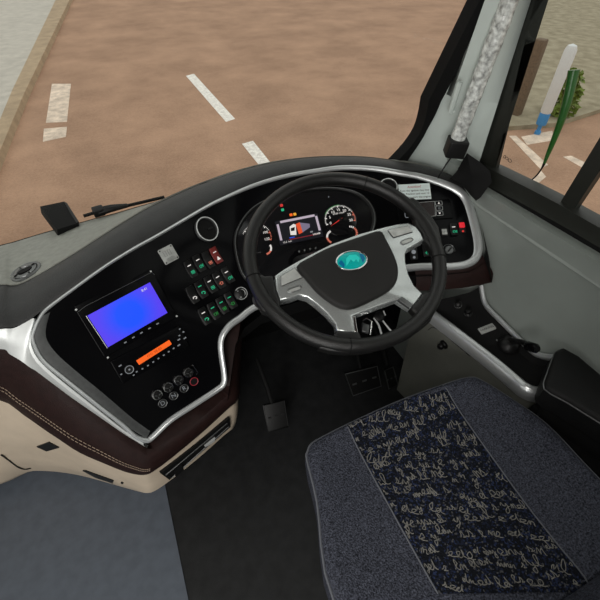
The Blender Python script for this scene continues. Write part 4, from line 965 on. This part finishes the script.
# knob on the side panel
pm = [o for o in con.children if o.name.startswith('side_panel')][0]
pbv = BVHTree.FromPolygons([v.co+con.location for v in pm.data.vertices], [list(p.vertices) for p in pm.data.polygons])
c, n = onto((444, 344.5), pbv); fr = Fr(c, V((0, 1, 0)), n); t = thing('panel_knob', c, 'round black knob on the grey green console side', 'knob')
MB().lathe(fr, [(.012, -.002), (.012, .004), (.009, .007), (.011, .016), (.008, .021), (0, .022)], 20).build('grip', M['black'], t)
MB().lathe(fr, [(.015, -.002), (.015, .0015), (.012, .002)], 20).build('collar', M['matte'], t)
b = MB(); b.tube([onto(p, pbv, .0004)[0] for p in [(428, 330), (432, 327), (438, 329), (470, 356)]], .0012, 5); b.build('panel_seam', M['matte'], con)
# label plate in the tray
tm = [o for o in con.children if o.name.startswith('tray')][0]
tbv = BVHTree.FromPolygons([v.co+con.location for v in tm.data.vertices], [list(p.vertices) for p in tm.data.polygons])
def trayfr(p, q): 
    c, n = onto(p, tbv); e, _ = onto(q, tbv); return Fr(c, e-c, n)
P4 = [onto(p, tbv)[0] for p in [(477, 329.5), (492, 323.3), (497, 328), (482, 335)]]
n = onto((487, 329), tbv)[1]; c = sum(P4, V((0, 0, 0)))/4; fr = Fr(c, P4[1]-P4[0]+P4[2]-P4[3], n); w = (P4[1]-P4[0]).length; h = (P4[0]-P4[3]).length*.95
t = thing('label_plate', c, 'small grey label plate lying in the black side tray', 'label')
MB().plate(rrect(w, h, .002), fr, -.001, .003, .0008).build('plate', M['plate'], t)
text('PARKING', fr, h*.45, 'lettering', M['textblk'], t, z=.0031)
# parking brake lever
c, n = onto((508, 346), tbv); t = thing('parking_brake', c, 'black parking brake lever leaning over the side tray', 'brake lever')
fr = Fr(c, V((0, 1, 0)), V((0, 0, 1)))
MB().lathe(fr, [(.030, .0012), (.030, .006), (.024, .018), (.014, .026), (0, .027)], 24).build('base', M['black'], t)
tip = at((533, 347.5), 1.03); mid_ = c+V((0, 0, .026))
MB().tube([mid_, mid_+(tip-mid_)*.5+V((0, 0, .006)), tip], lambda i: (.008, .007, .008)[i], 10).build('lever', M['black'], t)
MB().tube([tip+(mid_-tip)*.28, tip+(mid_-tip)*.2, tip+(mid_-tip)*-.1, tip+(mid_-tip)*-.18], lambda i: (.009, .0125, .0125, .008)[i], 14).build('grip', M['gloss'], t)
b = MB(); b.tube([onto(p, tbv, .006)[0] for p in [(496, 341), (500, 344), (503, 350)]], .0022, 6); b.build('bracket', M['bevel'], t)
# fittings at the front of the tray
for (p, lb) in [((458, 305), 'black hose union with metal clip in the shadowed front of the side tray'), ((468, 314), 'second black hose union, nearer the label plate in the side tray')]:
    c, n = onto(p, tbv); fr = Fr(c, V((0, 1, 0)), n); t = thing('hose_union', c, lb, 'hose union', 'hose unions in the side tray')
    MB().lathe(fr, [(.011, -.003), (.011, .008), (.008, .010), (.008, .022), (.004, .024), (0, .024)], 12).build('body', M['black'], t)
    MB().lathe(fr, [(.0118, .003), (.0118, .006), (.011, .006)], 12).build('clip', M['bevel'], t)
# armrest
ap = [(564, 346), (582, 354.5), (600, 364), (640, 385), (720, 428), (720, 500), (640, 444), (600, 418.5), (570, 400), (553, 391), (546.5, 386), (546, 380), (552, 363), (557, 350)]
AZ = .64
P = [atz(p, AZ) for p in ap]; cA = sum(P, V((0, 0, 0)))/len(P); fr = Fr(cA, V((1, 0, 0)), V((0, 0, 1)))
t = thing('armrest', V((cA.x, cA.y, AZ-.07)), 'black padded leather armrest on the side console', 'armrest')
p2 = [((q-cA).x, (q-cA).y) for q in P]
xs = [q.x for q in P]
p2 = [(min(x, .862-cA.x), y) for x, y in p2]
MB().plate(p2, fr, -.065, .0, .012).build('pad', M['arm'], t)
b = MB(); b.tube([fr(x*1.005, y*1.005, -.012) for x, y in p2], .002, 6, closed=True); b.build('piping', M['bevel'], t)
MB().plate([(x*.7, y*.7) for x, y in p2], fr, -.134, -.066).build('support', M['matte'], t)

# ================================================================== SEAT
SZ = .54
so_px = [(306, 458), (306.5, 450), (311, 441.5), (325, 433.5), (350, 421), (400, 398.5), (450, 380.5), (470, 375.2), (482, 377.5), (510, 394.5), (550, 421), (600, 456), (650, 492), (720, 552), (560, 700), (420, 700), (333, 600), (316, 500)]
S2 = [atz(p, SZ) for p in so_px]
S2 = [V((min(p.x, .735), max(p.y, -.06), SZ)) for p in S2]
out2 = smooth_path([(p.x, p.y) for p in S2], 4, True)
cx = sum(p[0] for p in out2)/len(out2); cy = sum(p[1] for p in out2)/len(out2)
seat = thing('driver_seat', V((cx, cy, 0)), 'dark blue fabric driver seat with script patterned centre panel', 'seat')
rings = []
for f_, z in [(.90, -.13), (.985, -.115), (1.0, -.05), (1.0, -.028), (.992, -.012), (.972, -.002), (.94, .002), (.88, .001), (.75, -.006), (.55, -.012), (.3, -.015), (.05, -.016)]:
    rings.append([V((cx+(x-cx)*f_, cy+(y-cy)*f_, SZ+z)) for x, y in out2])
b = MB(); b.grid(rings, True, True); b.add(rings[-1], [tuple(range(len(out2)))]); b.add(rings[0], [tuple(range(len(out2)))[::-1]])
cush = b.build('cushion', M['fabric'], seat)
cbv = BVHTree.FromPolygons([v.co+seat.location for v in cush.data.vertices], [list(p.vertices) for p in cush.data.polygons])
MB().tube([V((cx+(x-cx)*.992, cy+(y-cy)*.992, SZ-.010)) for x, y in out2], .0028, 6, closed=True).build('piping', M['piping'], seat)
def drop(x, y, off=0.0):
    h = cbv.ray_cast(V((x, y, 1)), V((0, 0, -1))); return (h[0]+V((0, 0, off))) if h[0] is not None else V((x, y, SZ-.02))
PL = [atz(p, SZ) for p in [(346, 424.5), (385, 495), (443, 600)]]; PR = [atz(p, SZ) for p in [(443, 384.5), (523, 495), (600, 600)]]
def panel_xy(u, v):                                        # u across 0-1, v from front to rear 0-1
    def at_(Q, v): 
        k = v*2; i = min(1, int(k)); return Q[i]+(Q[i+1]-Q[i])*(k-i)
    a, c2 = at_(PL, v), at_(PR, v); return a+(c2-a)*u
rows = [[drop(*panel_xy(u, v).xy, .0016) for u in np.linspace(0, 1, 20)] for v in np.linspace(0, .97, 30)]
pn = MB().grid(rows).build('patterned_panel', M['panelfab'], seat)
for s_ in (0, 1): MB().tube([drop(*panel_xy(s_, v).xy, .0018) for v in np.linspace(0, .97, 30)], .0016, 6).build('panel_seam', M['piping'], seat)
random.seed(11); b = MB()
GLY = [[(0, 0), (.5, .35), (.75, .8), (.45, 1.05), (.15, .7), (.2, .2), (.6, 0), (1.0, .1)],
       [(0, 0), (.45, .9), (.7, 1.9), (.45, 2.2), (.22, 1.6), (.25, .4), (.55, 0), (.9, .1)],
       [(0, .1), (.15, .9), (.25, 1.0), (.3, .1), (.5, .8), (.75, 1.0), (.8, .2), (1.05, .1)],
       [(0, .1), (.2, 1.0), (.3, .3), (.55, .1), (.75, .9), (.8, .1), (.7, -.9), (.4, -1.15), (.3, -.7), (.8, -.1), (1.05, .15)],
       [(0, .1), (.5, .9), (.2, 1.0), (.05, .4), (.35, 0), (.7, .6), (.75, 1.9), (.78, .4), (1.1, .1)],
       [(0, .1), (.3, .6), (.4, 1.2), (.55, .9), (.65, .3), (.35, .05), (.7, .05), (.95, .2)]]
for ln in range(13):
    v0 = .045+ln*.074; u = random.uniform(-.05, .05)
    while u < .97:
        gw = random.uniform(.034, .060); gh = gw*.5; pts = []; x = 0; rot = random.uniform(-.5, .35); vj = v0+random.uniform(-.018, .018)
        for k in range(random.choice([1, 1, 2, 2, 3])):
            for gx_, gy in random.choice(GLY): pts.append((x+gx_*gw*.95+random.uniform(-.1, .1)*gw, gy*gh*random.uniform(.7, 1.25)))
            x += gw*random.uniform(.8, 1.1)
        pts = [(u+a*math.cos(rot)-b2*math.sin(rot)*1.6, vj-(a*math.sin(rot)*.6+b2*math.cos(rot))) for a, b2 in pts]
        ps = [drop(*panel_xy(uu, vv).xy, .0021) for uu, vv in smooth_path(pts, 3) if .015 < uu < .985 and .006 < vv < .965]
        if len(ps) > 6: b.tube(ps, .0009, 5, flat=.6)
        u += x+random.uniform(.0, .05)
b.build('embroidery', M['embro'], pn)
# base and backrest
fb_ = Fr(V((cx, .18, 0)), V((1, 0, 0)), V((0, 0, 1)))
MB().plate(rrect(.36, .34, .04), fb_, 0, .10, .01).build('pedestal', M['matte'], seat)
MB().plate(rrect(.28, .26, .03), fb_, .10, .425, .01).build('suspension', M['black'], seat)
fbk = Fr(V((.46, -.11, .85)), V((1, 0, 0)), V((0, .98, .2))); 
MB().plate(rrect(.46, .66, .09, 6), fbk, -.10, .0, .03).build('backrest', M['fabric'], seat)

# ================================================================== PEDALS
def pedal(px, zs, label, arm, edge='bevel'):
    P = [atz(p, z) for p, z in zip(px, zs)]; c = sum(P, V((0, 0, 0)))/4; u = P[1]-P[0]; n = u.cross(P[2]-P[1]).normalized(); n = n if n.z > 0 else -n
    fr = Fr(c, u, n); t = thing('pedal', V((c.x, c.y, 0)), label, 'pedal', 'foot pedals in the footwell')
    p2 = [((q-c).dot(fr.u), (q-c).dot(fr.v)) for q in P]
    MB().plate(p2, fr, -.008, .006, .003).build('pad', M['black'], t)
    b = MB(); b.tube([fr(x, y, .006) for x, y in p2], .0022, 6, closed=True); b.build('edge', M[edge], t)
    for k in (-.3, 0, .3):
        w_ = max(q[0] for q in p2)-min(q[0] for q in p2); MB().box(Fr(fr(k*w_, 0, .006), fr.u, fr.n), w_*.12, .006, -.001, .003).build('grip_stud', M[edge], t)
    e = V((c.x, min(1.15, c.y+.18), c.z+arm)); MB().tube([c-n*.006, c+(e-c)*.4+V((0, 0, .03)), e], .009, 8).build('arm', M['matte'], t)
pedal([(353, 395.5), (381, 386), (377, 366), (343, 372)], [.06, .06, .14, .14], 'wide black pedal with a metal edge below the steering wheel', .15)
pedal([(388, 388), (397, 384), (392, 366), (384, 370)], [.06, .06, .16, .16], 'narrow dark pedal beside the wide one, nearest the seat', .15)
pedal([(268, 432), (288, 426), (284, 400), (263, 405)], [.05, .05, .12, .12], 'dark footrest pedal alone on the left of the footwell floor', .12, 'black')

# ================================================================== LIGHT
w = bpy.data.worlds.new('overcast'); scn.world = w; w.use_nodes = True; nt = w.node_tree; bg = nt.nodes['Background']
tc = nt.nodes.new('ShaderNodeTexCoord'); sp = nt.nodes.new('ShaderNodeSeparateXYZ'); rp = nt.nodes.new('ShaderNodeValToRGB')
nt.links.new(tc.outputs['Generated'], sp.inputs[0]); nt.links.new(sp.outputs['Z'], rp.inputs[0])
rp.color_ramp.elements[0].position = 0; rp.color_ramp.elements[0].color = (.62, .60, .56, 1); rp.color_ramp.elements[1].position = .8; rp.color_ramp.elements[1].color = (.96, .97, .94, 1)
nt.links.new(rp.outputs[0], bg.inputs['Color']); bg.inputs['Strength'].default_value = 1.0
def area(name, loc, target, size, power, col=(1, 1, 1)):
    l = bpy.data.lights.new(name, 'AREA'); l.energy = power; l.size = size; l.color = col
    o = bpy.data.objects.new(name, l); COL.objects.link(o); o.location = loc
    o.rotation_euler = (V(target)-V(loc)).to_track_quat('-Z', 'Y').to_euler(); return o
area('overhead_fill', (-.3, -.35, 1.97), (-.3, -.30, 0), .5, 8.0, (1, .97, .92))  # unseen overhead fill, added to brighten the cab
area('saloon_side_fill', (-1.15, -1.5, 1.45), (.2, .8, .75), 1.0, 34.0, (1, .98, .95))  # added fill area light, stands in for daylight from the saloon behind
